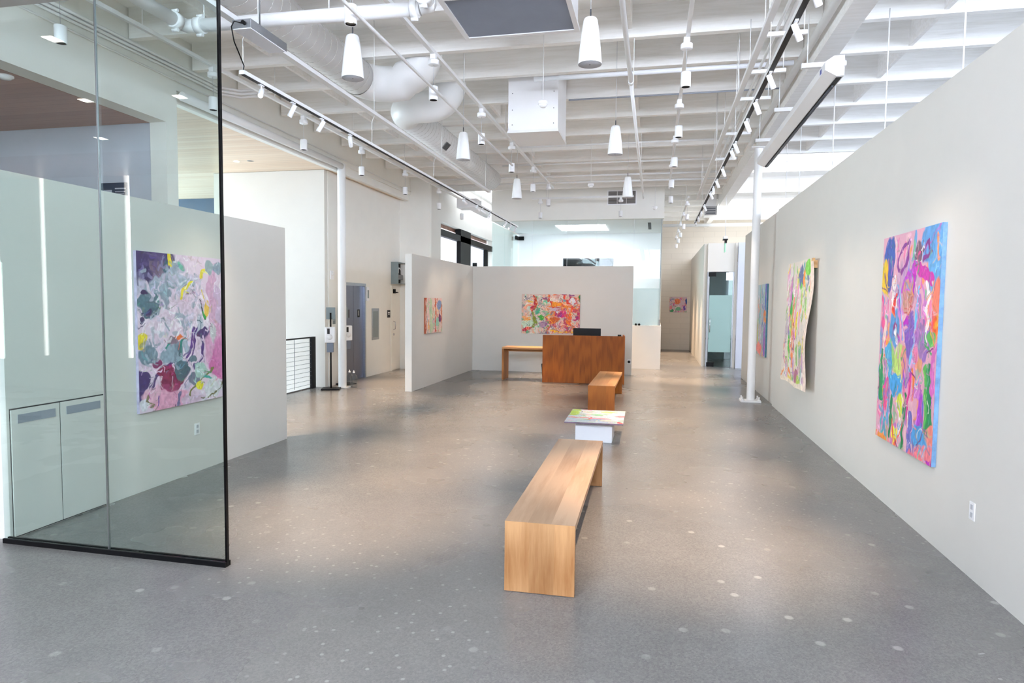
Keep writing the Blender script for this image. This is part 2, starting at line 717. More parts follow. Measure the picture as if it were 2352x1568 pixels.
c = MB()
c.box(-14.2, 9.7, -3.2, 26.6, DECK, DECK + .15)
ceiling = struct('ceiling', c, ceil_white)
JY = [-2.1, -.95, .2, 1.3, 2.4, 3.5, 4.6, 5.72, 6.85, 7.95, 8.95, 10.12, 11.22, 12.3, 13.42, 14.5, 15.6, 16.75, 17.85]
for y in JY:
    struct('joist', B(-6.28, 1.75, y, y + .09, JB, DECK), timber_white, ceiling)
    if y < 14.6:
        struct('joist', B(1.99, 9.55, y, y + .09, JB, DECK), timber_white, ceiling)
for y in (19.0, 20.1, 21.3, 22.5, 23.7, 24.9):
    struct('joist', B(.2, 1.75, y, y + .09, JB - .05, DECK), timber_white, ceiling)
    struct('joist', B(1.99, 9.55, y, y + .09, JB - .05, DECK), timber_white, ceiling)
k = 0
for a, b in zip(JY[:-1], JY[1:]):
    for x in (-5.1, -2.75, -.38):
        if x == -2.75 and 8 < a < 9.9:
            continue
        if x == -2.75 and 5.5 < a < 8:
            continue
        struct('blocking', B(x, x + .045, a + .09, b, JB + .1, DECK), timber_white, ceiling)
    if b < 14.6:
        for x in (2.95, 5.2):
            struct('blocking', B(x, x + .045, a + .09, b, JB + .04, DECK), timber_white, ceiling)

bm_ = MB()
bm_.box(1.755, 1.985, -3.1, 19.9, 4.66, DECK)
bm_.box(1.735, 2.005, -3.1, 19.9, 4.98, 5.02)
struct('trim_1', bm_, timber_white)
struct('trim_2', B(1.78, 1.95, 19.9, 26.4, 4.78, DECK), timber_white)

struct('wall_right', MB().box(XR, XR + .13, -3.0, 12.3, 0, 3.485), wall_white)
struct('wall_right_far', MB().box(XR + .03, XR + .16, 12.301, 16.8, 0, 3.485), wall_white)
struct('wall_side_bay', B(9.62, 9.69, -3.0, 26.4, 0, DECK), wall_white)
struct('window_30', B(9.58, 9.60, -2.5, 14.4, 3.3, 4.92), side_fill)  # hidden glowing pane, added to wash the ceiling from the side
# far end
struct('wall_far', B(-6.0, 9.6, 26.4, 26.6, 0, DECK), brick_white)
# office volume with glass door at the right far end
v = MB()
v.box(1.36, 1.46, 19.6, 26.4, 0, 3.55)
v.box(1.46, 2.2, 19.5, 19.6, 2.74, 3.55)
v.box(2.2, 2.27, 19.45, 19.6, 0, 3.55)
struct('wall_office_front', v, wall_white)
struct('wall_office_right', B(2.27, 6.3, 19.3, 19.42, 0, 3.55), wall_grey)
struct('wall_office_back', B(1.46, 6.3, 22.4, 22.5, 0, 3.45), wall_grey)
struct('wall_office_roof', B(1.46, 6.3, 19.6, 26.4, 3.45, 3.5), wall_white)

# header over the glass room
h = MB()
h.box(-4.63, .19, 18.2, 18.4, 4.12, DECK)
struct('wall_header', h, wall_warm)
struct('wall_half', B(-4.63, .18, 18.2, 18.36, 0, 1.2, b=.004), wall_white)
struct('wall_half_return', B(.06, .18, 18.37, 21.9, 0, 1.2), wall_white)
struct('wall_glass_room_back', B(-4.8, .16, 21.92, 22.05, 0, 4.12), room_white)
struct('wall_glass_room_side', B(.165, .19, 21.92, 26.4, 0, 4.9), wall_white)
struct('ceiling_glass_room', B(-4.62, .17, 18.41, 21.9, 4.12, 4.16), room_white)

# reception partition (an L of two free-standing walls)
p = MB()
p.box(-4.84, -4.70, 12.13, 16.55, 0, 2.735)
p.box(-4.699, -.54, 16.53, 16.66, 0, 2.735)
struct('wall_partition', p, wall_white)

# left free-standing wall
struct('wall_left', B(-4.80, XL, 3.81, 7.52, 0, 2.715), wall_white)

# upper left wall face, pier and lower volume seen through the glass screen
w = MB()
w.box(-6.55, -6.30, -3.0, 7.46, 4.11, DECK)
w.box(-6.55, -6.30, 7.46, 7.66, 0, DECK)
w.box(-6.50, -6.32, 7.66, 16.2, 4.58, DECK)
w.box(-6.46, -6.36, 7.66, 16.2, 4.42, 4.58)
struct('wall_left_upper', w, wall_warm)
struct('wall_left_recess', B(-14.0, -6.56, 7.47, 7.6, 0, 4.6), wall_grey)
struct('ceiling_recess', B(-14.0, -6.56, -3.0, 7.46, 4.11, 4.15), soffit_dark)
s_ = MB()
s_.box(-14.1, -6.465, 7.61, 16.2, 4.46, 4.5)
struct('ceiling_soffit', s_, soffit_wood)
# white wall beside the lift and lift wall
struct('wall_stair', B(-9.2, -6.64, 12.24, 12.36, -3.0, 4.455), wall_white)
l = MB()
l.box(-6.75, -6.62, 12.361, 13.0, 0, 4.455)
l.box(-6.75, -6.62, 13.0, 14.12, 2.2, 4.455)
l.box(-6.75, -6.62, 14.12, 16.25, 0, 4.455)
struct('wall_lift', l, wall_warm)
struct('wall_beside_lift', B(-6.62, -5.78, 16.2, 16.32, 0, DECK), wall_warm)
struct('wall_stair_far', B(-14.1, -9.21, 15.2, 15.3, -3, 4.455), blue_wall)
struct('wall_stair_floor', B(-14.1, -6.87, 7.6, 15.2, -3.1, -3.0), wall_grey)
struct('wall_stair_left', B(-14.2, -14.05, 7.6, 15.3, -3, .6), wall_white)
g_ = B(-14.15, -14.1, 7.62, 15.2, .6, 4.45)
g_.box(-14.09, -14.02, 11.2, 11.3, .6, 4.45, 1)
struct('window_1', g_, [stair_glow, black])
struct('wall_stair_near', B(-14.0, -6.87, 7.601, 7.65, -3, 0), wall_white)

# windowed wall beyond the lift
q = MB()
X5 = -5.8
q.box(X5 - .2, X5, 16.33, 17.15, 0, DECK)
q.box(X5 - .2, X5, 17.15, 26.4, 4.0, DECK)
q.box(X5 - .2, X5, 17.15, 26.4, 0, .9)
q.box(X5 - .2, X5, 23.0, 26.4, .9, 4.0)
struct('wall_far_left', q, wall_white)
wn_ = thing('window_2', None, None, (X5 - .1, 17.15, .9))
wn_['kind'] = 'structure'
mesh_obj('window_frame', MB().box(X5 - .16, X5 + .01, 17.15, 23.0, 3.62, 3.8).box(X5 - .16, X5 + .01, 19.0, 20.1, .9, 3.99)
         .box(X5 - .16, X5 - .02, 22.3, 22.42, .9, 3.75).box(X5 - .16, X5 - .02, 20.9, 20.98, .9, 3.1), black, wn_)
mesh_obj('roller_shade', MB().box(X5 - .14, X5 - .12, 17.15, 19.0, .95, 3.62).box(X5 - .14, X5 - .12, 20.1, 21.9, 3.1, 3.62), shade_soft, wn_)
mesh_obj('pane', B(X5 - .12, X5 - .11, 20.1, 22.9, .95, 3.6), glass_clear, wn_)
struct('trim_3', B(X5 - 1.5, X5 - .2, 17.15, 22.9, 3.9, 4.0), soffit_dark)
struct('outside_glow_sheet', B(X5 - 2.6, X5 - 2.55, 16.4, 26, 0, 4.6), outside_glow)  # glowing sheet put in for the bright outdoors behind the window

# wall behind the viewer with daylit shades
wb = MB()
wins = [(-9.86, -9.76, .65, 4.25), (-11.8, -11.7, .65, 4.25), (-13.4, -12.78, .55, 2.5), (-4.6, -1.9, .5, 2.7), (-1.3, 1.7, .5, 2.7), (2.6, 5.6, .5, 2.7)]
xs = sorted(wins)
x = -14.2
for (a, b_, z0, z1) in xs:
    wb.box(x, a, -3.15, -3.0, 0, DECK)
    wb.box(a, b_, -3.15, -3.0, 0, z0)
    wb.box(a, b_, -3.15, -3.0, z1, 3.3 if b_ - a > 2 else DECK)
    x = b_
wb.box(x, 9.7, -3.15, -3.0, 0, DECK)
struct('wall_back', wb, wall_white)
for i, (a, b_, z0, z1) in enumerate(xs):
    m_ = slit_glow if b_ - a < .2 else shade_glow
    if a < -12:
        m_ = panel_glow
    q = B(a, b_, -3.12, -3.10, z0, z1)
    if b_ - a > 1:
        q.box((a + b_) / 2 - .03, (a + b_) / 2 + .03, -3.09, -3.04, z0, z1, 1)
    struct('window_%d' % (i + 3), q, [m_, black])
    if b_ - a > 2:
        struct('window_%d' % (i + 13), B(a, b_, -3.12, -3.10, 3.3, DECK - .002), cler_fill)  # added clerestory pane, out of view, lights the joist faces
struct('wall_outer_left', B(-14.35, -14.2, -3.0, 7.6, 0, DECK), wall_white)
# side bay skylights in the roof deck
for i, (y0, y1) in enumerate([(15.2, 18.2), (20.3, 24.5)]):
    struct('window_%d' % (i + 20), B(2.3, 5.9, y0, y1, DECK - .03, DECK - .005), sky_glow)
struct('window_22', B(-5.6, -4.75, 18.6, 25.5, DECK - .03, DECK - .005), sky_glow)  # skylight added to brighten the far-left wall and bay
struct('wall_left_bay_divider', B(-6.0, -4.9, 26.0, 26.39, 0, 4.0), wall_white)

# low soffit with square downlights beside the glass screen
struct('ceiling_entry', B(-9.5, -3.15, .2, 3.6, 3.72, 3.8), wall_white)



# ------------------------------------------------------------------ furniture
def bench(name, label, cat, x0, y0, x1, y1, w, h, top_m, leg_m, side_m, t=.04):
    """Waterfall bench: two full-width slab legs and a top, from front-left to back-left corner."""
    ang = math.atan2(-(x1 - x0), y1 - y0)
    L = math.hypot(x1 - x0, y1 - y0)
    o = local(thing(name, label, cat, (x0, y0, 0), ang))
    def prism(q):
        m = MB()
        n_ = len(q)
        for i_ in range(n_):
            a_, b_ = q[i_], q[(i_ + 1) % n_]
            m.poly([(0, a_[0], a_[1]), (w, a_[0], a_[1]), (w, b_[0], b_[1]), (0, b_[0], b_[1])])
        m.poly([(0, *p_) for p_ in q])
        m.poly([(w, *p_) for p_ in q][::-1])
        return m
    mesh_obj('seat', prism([(0, h), (L, h), (L - t, h - t), (t, h - t)]), top_m, o)
    mesh_obj('leg', prism([(0, .004), (0, h - .0002), (t, h - t - .0002), (t, .004)]), leg_m, o)
    mesh_obj('leg', prism([(L, .004), (L, h - .0002), (L - t, h - t - .0002), (L - t, .004)]), leg_m, o)
    return o


bench('bench', 'long pale oak bench with slab legs, nearest the viewer', 'bench', -.878, 3.853, -.905, 6.36, .437, .447, oak_y, oak_z, oak_zs)
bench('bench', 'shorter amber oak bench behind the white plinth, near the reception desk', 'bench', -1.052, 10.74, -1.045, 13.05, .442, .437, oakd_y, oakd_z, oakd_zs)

mesh = mesh_obj('plinth', B(-.975, -.50, 8.36, 8.88, 0, .262, b=.003), plinth_white)
setp(mesh, 'low white box plinth under the painting laid flat', 'plinth')

# reception desk
dk = thing('reception_desk', 'amber oak reception desk with a tall solid front panel', 'desk', (-2.45, 14.4, 0), math.radians(4.2))
local(dk)
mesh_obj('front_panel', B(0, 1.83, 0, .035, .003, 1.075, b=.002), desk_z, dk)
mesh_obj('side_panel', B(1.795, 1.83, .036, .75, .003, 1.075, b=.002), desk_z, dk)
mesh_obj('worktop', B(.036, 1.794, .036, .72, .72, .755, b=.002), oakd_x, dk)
tb = thing('side_table', 'narrow oak side table running out to the left of the reception desk', 'table', (-3.44, 14.6, 0))
mesh_obj('tabletop', B(-3.44, -2.47, 14.60, 15.12, .725, .765, b=.002), oakd_x, tb)
mesh_obj('leg', B(-3.439, -3.395, 14.601, 15.119, .003, .7245, b=.002), oakd_zs, tb)
mesh_obj('apron', B(-3.394, -2.561, 15.02, 15.05, .64, .7245), oakd_x, tb)

mn = thing('monitor', 'black computer monitor seen from behind over the reception desk', 'monitor', (-1.5, 15.0, .756))
mesh_obj('screen', B(-1.82, -1.19, 14.86, 14.9, .88, 1.225, b=.006), black, mn)
mesh_obj('stand', MB().box(-1.54, -1.47, 14.901, 14.93, .77, 1.05).box(-1.62, -1.39, 14.86, 15.04, .757, .772, b=.004), black_gloss, mn)
ph = thing('desk_phone', 'small black object standing at the right end of the reception desk', 'phone', (-.75, 14.75, .756))
mesh_obj('handset', MB().box(-.80, -.72, 14.72, 14.78, .90, 1.10, b=.01), black, ph)
mesh_obj('base', MB().box(-.86, -.68, 14.68, 14.86, .757, .80, b=.008).box(-.79, -.73, 14.74, 14.76, .80, .90), black, ph)
bn = thing('waste_bin', 'black waste bin between the reception desk and the side table', 'bin', (-2.36, 14.92, 0))
mesh_obj('body', MB().lathe([(.0, .004), (.10, .004), (.125, .38), (.118, .38), (.095, .012), (0, .012)], (-2.40, 14.72, 0), 24), black, bn)
mesh_obj('liner', MB().lathe([(.128, .33), (.131, .392), (.12, .392)], (-2.40, 14.72, 0), 24), dark_grey, bn)
pl = thing('wall_plug', 'small black plug on the partition wall right of the desk', 'plug', (-.58, 16.5, .3))
mesh_obj('plug_body', MB().lathe([(0, 0), (.03, 0), (.035, .05), (0, .08)], (0, 0, 0), 16).xform(Matrix.Translation((-.60, 16.53, .34)) @ Matrix.Rotation(PI / 2, 4, 'X')), black, pl)
mesh_obj('plug_plate', B(-.64, -.56, 16.522, 16.529, .28, .40), fixture_white, pl)


# ------------------------------------------------------------------ glass screen at left
gs = thing('glass_screen', 'tall green-tinted glass screen in a black floor channel at left', 'glass screen', (-3.7, 3.77, 0))
mesh_obj('glass_pane', B(-4.625, -3.728, 3.762, 3.774, .03, 4.0), glass_green, gs)
mesh_obj('glass_pane', B(-3.720, -2.79, 3.770, 3.782, .03, 4.0), glass_green, gs)
mesh_obj('glazing_joint', B(-3.7275, -3.7205, 3.764, 3.780, .03, 4.0), alu, gs)
mesh_obj('floor_channel', MB().box(-4.625, -2.775, 3.745, 3.761, 0, .034).box(-4.625, -2.775, 3.783, 3.80, 0, .034).box(-4.625, -2.775, 3.7611, 3.7829, 0, .012), black, gs)
mesh_obj('edge_strip', B(-2.789, -2.775, 3.764, 3.786, .013, 4.0), black_gloss, gs)

# flush cupboard doors in the left wall
for i, (ya, yb, lab) in enumerate([(3.835, 4.235, 'left flush white cupboard door with mesh vent, behind the glass screen'), (4.245, 4.66, 'right flush white cupboard door with mesh vent, behind the glass screen')]):
    cd = thing('cupboard_door', lab, 'cupboard door', (XL, ya, 0), group='cupboard doors in the left wall')
    mesh_obj('door_panel', B(XL + .001, XL + .014, ya, yb, .015, .965, b=.002), wall_white, cd)
    mesh_obj('vent_grille', B(XL + .0142, XL + .018, ya + .05, yb - .04, .86, .925), grille_grey, cd)
    mesh_obj('shadow_gap', B(XL + .0005, XL + .006, ya - .004, yb + .004, .006, .974), dark_slot, cd)


def outlet(loc, face, label):
    """Duplex outlet. face +1: faces +X, -1: faces -X."""
    x, y, z = loc
    o = thing('wall_outlet', label, 'outlet', loc)
    s = face
    mesh_obj('cover_plate', B(x + s * .001, x + s * .007, y - .037, y + .037, z - .06, z + .06, b=.002), fixture_white, o)
    for dz in (-.026, .026):
        mesh_obj('socket', B(x + s * .0072, x + s * .009, y - .015, y + .015, z + dz - .016, z + dz + .016), speaker_grille, o)


outlet((XR, 4.79, .45), -1, 'white wall outlet low on the right-hand wall')
outlet((XL, 5.83, .45), 1, 'white wall outlet below the purple painting, behind the glass')


# ------------------------------------------------------------------ lift, doors and fittings on the lift wall
XE = -6.62
lf = thing('lift_entrance', 'stainless steel lift doors in a steel frame behind the column', 'lift', (XE, 13.56, 0))
mesh_obj('frame', MB().box(XE - .12, XE + .015, 13.001, 13.06, 0, 2.14).box(XE - .12, XE + .015, 14.06, 14.119, 0, 2.14).box(XE - .12, XE + .015, 13.001, 14.119, 2.141, 2.199), steel, lf)
for a, b in ((13.061, 13.565), (13.575, 14.059)):
    d_ = mesh_obj('door_leaf', B(XE - .07, XE - .04, a, b, .006, 2.139), steel_door, lf)
    mesh_obj('door_sign', B(XE - .0395, XE - .036, a + .20, a + .32, 1.42, 1.6), black if a > 13.5 else dark_grey, d_)
mesh_obj('door_gap', B(XE - .075, XE - .045, 13.5655, 13.5745, .006, 2.139), black, lf)
mesh_obj('sill', B(XE - .12, XE, 13.061, 14.059, .0005, .005), alu, lf)


def text(name, body, size, loc, rot, mat, parent, label=None):
    """Raised lettering turned into a mesh."""
    cu = D.curves.new(name, 'FONT')
    cu.body = body
    cu.size = size
    cu.extrude = .0015
    cu.align_x = 'CENTER'
    cu.align_y = 'CENTER'
    tmp = D.objects.new(name, cu)
    COL.objects.link(tmp)
    dg = bpy.context.evaluated_depsgraph_get()
    me = D.meshes.new_from_object(tmp.evaluated_get(dg))
    D.objects.remove(tmp)
    o = D.objects.new(name, me)
    me.materials.clear()
    me.materials.append(mat)
    COL.objects.link(o)
    o.parent = parent
    o.location = Vector(loc) - WORLD.get(parent.name, Vector((0, 0, 0)))
    o.rotation_euler = rot
    WORLD[o.name] = WORLD.get(parent.name)
    return o


FX = (PI / 2, 0, PI / 2)       # reads from +X
text('floor_number', '1', .17, (XE - .034, 13.835, 1.51), FX, ink_white, lf)

li = thing('lift_indicator', 'small white lift indicator with dark glass beside the lift frame', 'indicator', (XE, 14.2, 1.95))
mesh_obj('housing', B(XE + .001, XE + .03, 14.14, 14.27, 1.80, 2.12, b=.004), fixture_white, li)
mesh_obj('display', B(XE + .0302, XE + .033, 14.17, 14.24, 1.86, 2.05), panel_grey, li)
cp = thing('lift_call_panel', 'tall narrow steel panel recessed in the wall right of the lift', 'control panel', (XE, 14.65, .9))
mesh_obj('cover', B(XE + .001, XE + .012, 14.46, 14.86, .86, 1.62, b=.002), steel, cp)
mesh_obj('inset', B(XE + .0122, XE + .014, 14.52, 14.80, .92, 1.55), panel_grey, cp)

d2 = thing('door_1', None, None, (XE, 15.6, 0))
d2['kind'] = 'structure'
mesh_obj('door_leaf', B(XE + .002, XE + .012, 15.66, 16.19, .02, 2.13), wall_warm, d2)
mesh_obj('door_frame', MB().box(XE + .001, XE + .02, 15.6, 15.655, 0, 2.2).box(XE + .001, XE + .02, 15.656, 16.195, 2.14, 2.2), wall_warm, d2)
mesh_obj('door_handle', MB().path([(XE + .012, 15.76, 1.06), (XE + .06, 15.76, 1.08), (XE + .07, 15.76, 1.16), (XE + .06, 15.76, 1.26), (XE + .012, 15.76, 1.28)], .012, 8), chrome, d2)
mesh_obj('lock', MB().lathe([(0, 0), (.03, 0), (.03, .02), (0, .02)], n=16).xform(Matrix.Translation((XE + .012, 15.76, .94)) @ Matrix.Rotation(PI / 2, 4, 'Y')), chrome, d2)
mesh_obj('door_closer', MB().box(XE + .0125, XE + .06, 15.72, 15.80, 2.0, 2.11).box(XE + .0125, XE + .09, 15.80, 15.9, 2.01, 2.035), black, d2)

dsn = thing('door_sign', 'small black room sign between the steel panel and the service door', 'sign', (XE, 15.5, 1.5))
mesh_obj('sign_plate', B(XE + .001, XE + .008, 15.38, 15.56, 1.38, 1.57), dark_slot, dsn)
mesh_obj('lettering', MB().box(XE + .0082, XE + .0092, 15.41, 15.53, 1.49, 1.52).box(XE + .0082, XE + .0092, 15.42, 15.52, 1.455, 1.475), ink_white, dsn)

eb = thing('electrical_box', 'open grey electrical box with switchgear above the service door', 'electrical box', (XE, 15.9, 2.25))
mesh_obj('enclosure', MB().box(XE + .001, XE + .02, 15.62, 16.19, 2.24, 2.8).box(XE + .02, XE + .2, 15.62, 15.64, 2.24, 2.8).box(XE + .02, XE + .2, 15.64, 16.19, 2.24, 2.26).box(XE + .02, XE + .2, 15.64, 16.19, 2.78, 2.8), panel_grey, eb)
mesh_obj('opening', B(XE + .021, XE + .03, 15.9, 16.185, 2.27, 2.77), black, eb)
mesh_obj('relay', MB().box(XE + .031, XE + .12, 15.70, 15.86, 2.52, 2.68, b=.01), speaker_white, eb)
mesh_obj('relay', MB().box(XE + .031, XE + .13, 15.76, 16.12, 2.36, 2.48, b=.008), alu, eb)
mesh_obj('conduit', MB().path([(XE + .08, 15.86, 2.6), (XE + .1, 15.95, 2.66), (XE + .1, 16.05, 2.6), (XE + .08, 16.1, 2.48)], .012, 8), speaker_white, eb)

al = thing('fire_alarm', 'small white fire alarm sounder high on the wall left of the column', 'fire alarm', (XE, 12.5, 2.3))
mesh_obj('backplate', B(XE + .001, XE + .02, 12.42, 12.56, 2.24, 2.42, b=.004), fixture_white, al)
mesh_obj('strobe', B(XE + .0205, XE + .06, 12.45, 12.53, 2.33, 2.39, b=.006), speaker_white, al)
ns = thing('notice', 'small dark notice on the wall behind the hand sanitiser stand', 'notice', (XE, 12.6, 1.35))
mesh_obj('sheet', B(XE + .001, XE + .006, 12.52, 12.64, 1.30, 1.50), panel_grey, ns)
mesh_obj('printing', MB().box(XE + .0062, XE + .007, 12.54, 12.62, 1.45, 1.465).box(XE + .0062, XE + .007, 12.54, 12.62, 1.42, 1.432).box(XE + .0062, XE + .007, 12.54, 12.60, 1.38, 1.392), ink_white, ns)


# ------------------------------------------------------------------ columns
def column(x, y, top, r, label, base=True):
    o = thing('column', label, 'column', (x, y, 0))
    mesh_obj('shaft', MB().lathe([(r, .032), (r, top)], (x, y, 0), 40), steel_white, o)
    mesh_obj('base_plate', MB().box(x - .19, x + .17, y - .14, y + .14, 0, .031, b=.004), steel_white, o)
    for dx in (-.155, .135):
        for dy in (-.1, .1):
            mesh_obj('anchor_bolt', MB().lathe([(0, .032), (.03, .032), (.03, .05), (.014, .055), (.014, .10), (0, .10)], (x + dx, y + dy, 0), 6, smooth=False), steel_white, o)
    mesh_obj('cap_plate', MB().box(x - .14, x + .14, y - .13, y + .13, top + .0005, top + .012), steel_white, o)


column(1.785, 12.69, 4.645, .073, 'white round steel column beside the right-hand wall')
o = thing('column', 'white round steel column in front of the lift', 'column', (-6.275, 12.28, 0))
mesh_obj('shaft', MB().lathe([(.083, .02), (.083, 4.56)], (-6.275, 12.28, 0), 40), steel_white, o)
mesh_obj('base_plate', B(-6.39, -6.15, 12.17, 12.40, 0, .019, b=.003), steel_white, o)
bp = MB().tube((-6.235, 7.68, 4.50), (-6.235, 12.19, 4.50), .06, 20)
setp(mesh_obj('pipe', bp, steel_white), 'thick white round pipe along the foot of the left wall beam', 'pipe')

# ------------------------------------------------------------------ hand sanitiser stands, bottles
def sanitiser(x, y, label, rz):
    o = local(thing('sanitiser_stand', label, 'hand sanitiser stand', (x, y, 0), rz))
    mesh_obj('base', B(-.18, .18, -.16, .16, .001, .03, b=.006), black, o)
    mesh_obj('pole', MB().tube((0, 0, .031), (0, 0, 1.55), .016, 14), black, o)
    mesh_obj('sign_holder', B(-.09, .09, .017, .023, 1.42, 1.66), panel_grey, o)
    d = mesh_obj('dispenser', B(-.10, .10, -.13, -.017, .95, 1.27, b=.018), fixture_white, o)
    mesh_obj('window', B(-.05, .0, -.134, -.1305, 1.13, 1.24), dark_slot, d)
    mesh_obj('badge', MB().lathe([(0, 0), (.055, 0), (.055, .004), (0, .004)], n=24).xform(Matrix.Translation((.0, -.1305, 1.07)) @ Matrix.Rotation(PI / 2, 4, 'X')), speaker_white, d)
    mesh_obj('drip_tray', B(-.065, .065, -.12, -.02, .76, .949, b=.01), mid_grey, o)
    return o


sanitiser(-6.37, 11.97, 'hand sanitiser stand with white dispenser in front of the left column', math.radians(20))
sanitiser(-6.47, 12.78, 'hand sanitiser stand half hidden behind the left column', math.radians(62))


def bottle(x, y, label):
    o = thing('bottle', label, 'bottle', (x, y, 0), group='clear bottles by the left column')
    mesh_obj('body', MB().lathe([(0, .002), (.065, .002), (.07, .02), (.07, .2), (.062, .235), (.03, .27), (.02, .29), (.02, .3), (0, .3)], (x, y, 0), 24), bottle_mat, o)
    mesh_obj('cap', MB().lathe([(.022, .301), (.022, .325), (.008, .33), (.008, .355), (0, .355)], (x, y, 0), 16), fixture_white, o)


bottle(-6.08, 12.40, 'clear plastic bottle with white cap on the floor, right of the column')
bottle(-6.21, 12.47, 'clear plastic bottle on the floor, partly hidden by the column')

# ------------------------------------------------------------------ cable railing
rg = thing('railing', 'black steel cable railing at the stair opening', 'railing', (-6.82, 11.0, 0))
for y in (10.55, 11.99):
    mesh_obj('post', B(-6.85, -6.795, y, y + .14, .0, 1.03), black, rg)
mesh_obj('handrail', B(-6.85, -6.795, 9.0, 12.13, 1.031, 1.055), black, rg)
mesh_obj('post', B(-6.85, -6.795, 9.0, 9.14, 0, 1.03), black, rg)
for i in range(11):
    mesh_obj('cable', MB().tube((-6.822, 9.14, .09 + i * .086), (-6.822, 11.99, .09 + i * .086), .0035, 6), alu, rg)
mesh_obj('spreader', B(-6.826, -6.818, 11.36, 11.37, .05, 1.03), alu, rg)
mesh_obj('kick_plate', B(-6.855, -6.845, 9.0, 12.13, -.02, .02), alu, rg)

# ------------------------------------------------------------------ ceiling services
def rot_to(d):
    """Rotation that takes local -Z to direction d."""
    return Vector(d).to_track_quat('-Z', 'Y').to_euler()


def spot_data(name, power, col, size, blend, rad=.02):
    l = D.lights.new(name, 'SPOT')
    l.energy = power
    l.color = col
    l.spot_size = size
    l.spot_blend = blend
    l.shadow_soft_size = rad
    return l


# pendant downlights: prototype at the origin, z measured down from the strut
PEND = local(thing('pendant_light', 'prototype', 'pendant light', (0, 0, 0)))
mesh_obj('junction_box', B(-.028, .028, -.03, .03, -.075, -.02, b=.003), fixture_white, PEND)
mesh_obj('canopy', MB().lathe([(0, -.076), (.052, -.076), (.054, -.08), (.054, -.118), (.05, -.122), (0, -.122)], n=28), fixture_white, PEND)
mesh_obj('cord', MB().tube((0, 0, -.122), (0, 0, -.332), .0022, 6), speaker_grille, PEND)
mesh_obj('lamp_housing', MB().lathe([(0, -.33), (.043, -.33), (.045, -.334), (.045, -.462), (.043, -.464), (.038, -.464), (.036, -.455), (.034, -.43)], n=32), fixture_white, PEND)
mesh_obj('reflector', MB().lathe([(.0365, -.463), (.0335, -.444), (.031, -.430), (.030, -.4295)], n=32), black_gloss, PEND)
mesh_obj('lens', MB().lathe([(0, -.4392), (.033, -.4392), (.033, -.4382), (0, -.4382)], n=24), lamp_glow, PEND)
PL = spot_data('lamp', P_PEND, WARM, math.radians(44), 1.0, .03)
pl_ = D.objects.new('lamp', PL)
COL.objects.link(pl_)
pl_.parent = PEND
pl_.location = (0, 0, -.47)
KP = 1.135
ZS = 1.8 + 2.462 * KP
PEND.scale = (KP, KP, KP)
MY = [y * KP for y in (4.46, 6.26, 8.09, 9.87, 11.66, 13.4)]
RY = [y * KP for y in (4.5, 6.31, 8.16, 9.88, 11.63, 13.37)]
LY = [y * KP for y in (4.35, 6.16, 7.98, 9.73, 11.58, 13.53, 15.23)]
first = True


def pend(x, y, label, group, z=ZS):
    global first
    if first:
        first = False
        PEND.location = (x, y, z)
        PEND['label'] = label
        PEND['group'] = group
        return PEND
    c = copy_tree(PEND, (x, y, z), None, label)
    c['group'] = group
    return c


for i, y in enumerate(MY):
    pend(-2.2 * KP, y, 'white cylinder pendant, %s from the viewer in the middle row' % ORD[i], 'pendants of the middle row')
for i, y in enumerate(RY):
    pend(.262 if i < 5 else .295, y, 'white cylinder pendant, %s from the viewer in the right row' % ORD[i], 'pendants of the right row')
for i, y in enumerate(LY):
    pend(-4.62 * KP, y, 'white cylinder pendant, %s from the viewer in the left row' % ORD[i], 'pendants of the left row')
pend(-2.7 * KP, 15.3 * KP, 'white cylinder pendant before the header, left of the louvred grille', 'pendants before the header')
pend(-.82 * KP, 15.3 * KP, 'white cylinder pendant before the header, just below the louvred grille', 'pendants before the header')
for i, y in enumerate([16.1, 18.0, 20.2, 22.0, 24.0]):
    pend(.70, y, 'white cylinder pendant in the far corridor, %s from the viewer' % ORD[i], 'pendants in the corridor', 4.262).scale = (1, 1, 1)

# conical speakers
SPK = local(thing('pendant_speaker', 'prototype', 'speaker', (0, 0, 0)))
mesh_obj('body', MB().lathe([(0, .38), (.04, .38), (.05, .374), (.058, .36), (.068, .30), (.085, .16), (.096, .05), (.1, .0), (.098, -.002), (.096, .004)], n=40), speaker_white, SPK)
mesh_obj('grille', MB().lathe([(0, .0), (.0955, .0), (.0955, .003), (0, .003)], n=40), speaker_grille, SPK)
mesh_obj('bolt', MB().lathe([(0, -.003), (.004, -.003), (.004, .0), (0, .0)], n=10), dark_grey, SPK)
mesh_obj('hook', MB().tube((0, 0, .38), (0, 0, .45), .006, 8), dark_grey, SPK)
mesh_obj('cord', MB().tube((0, 0, .45), (0, 0, 1.499), .0025, 6), speaker_grille, SPK)
spk = [(-2.71, 5.53, 'large white cone speaker hanging at upper left, nearest of its line'),
       (-.58, 5.58, 'large white cone speaker beside the big ceiling grille'),
       (-2.69, 8.92, 'white cone speaker hanging in front of the round duct'),
       (-.57, 8.95, 'white cone speaker halfway back, right of the boxed duct'),
       (-2.65, 12.38, 'small looking far cone speaker, left one before the header'),
       (-.55, 12.54, 'far cone speaker hanging in front of the louvred header grille')]
for i, (x, y, lab) in enumerate(spk):
    if i == 0:
        SPK.location = (x, y, 3.8)
        SPK['label'] = lab
        SPK['group'] = 'cone speakers'
    else:
        copy_tree(SPK, (x, y, 3.8), None, lab)['group'] = 'cone speakers'


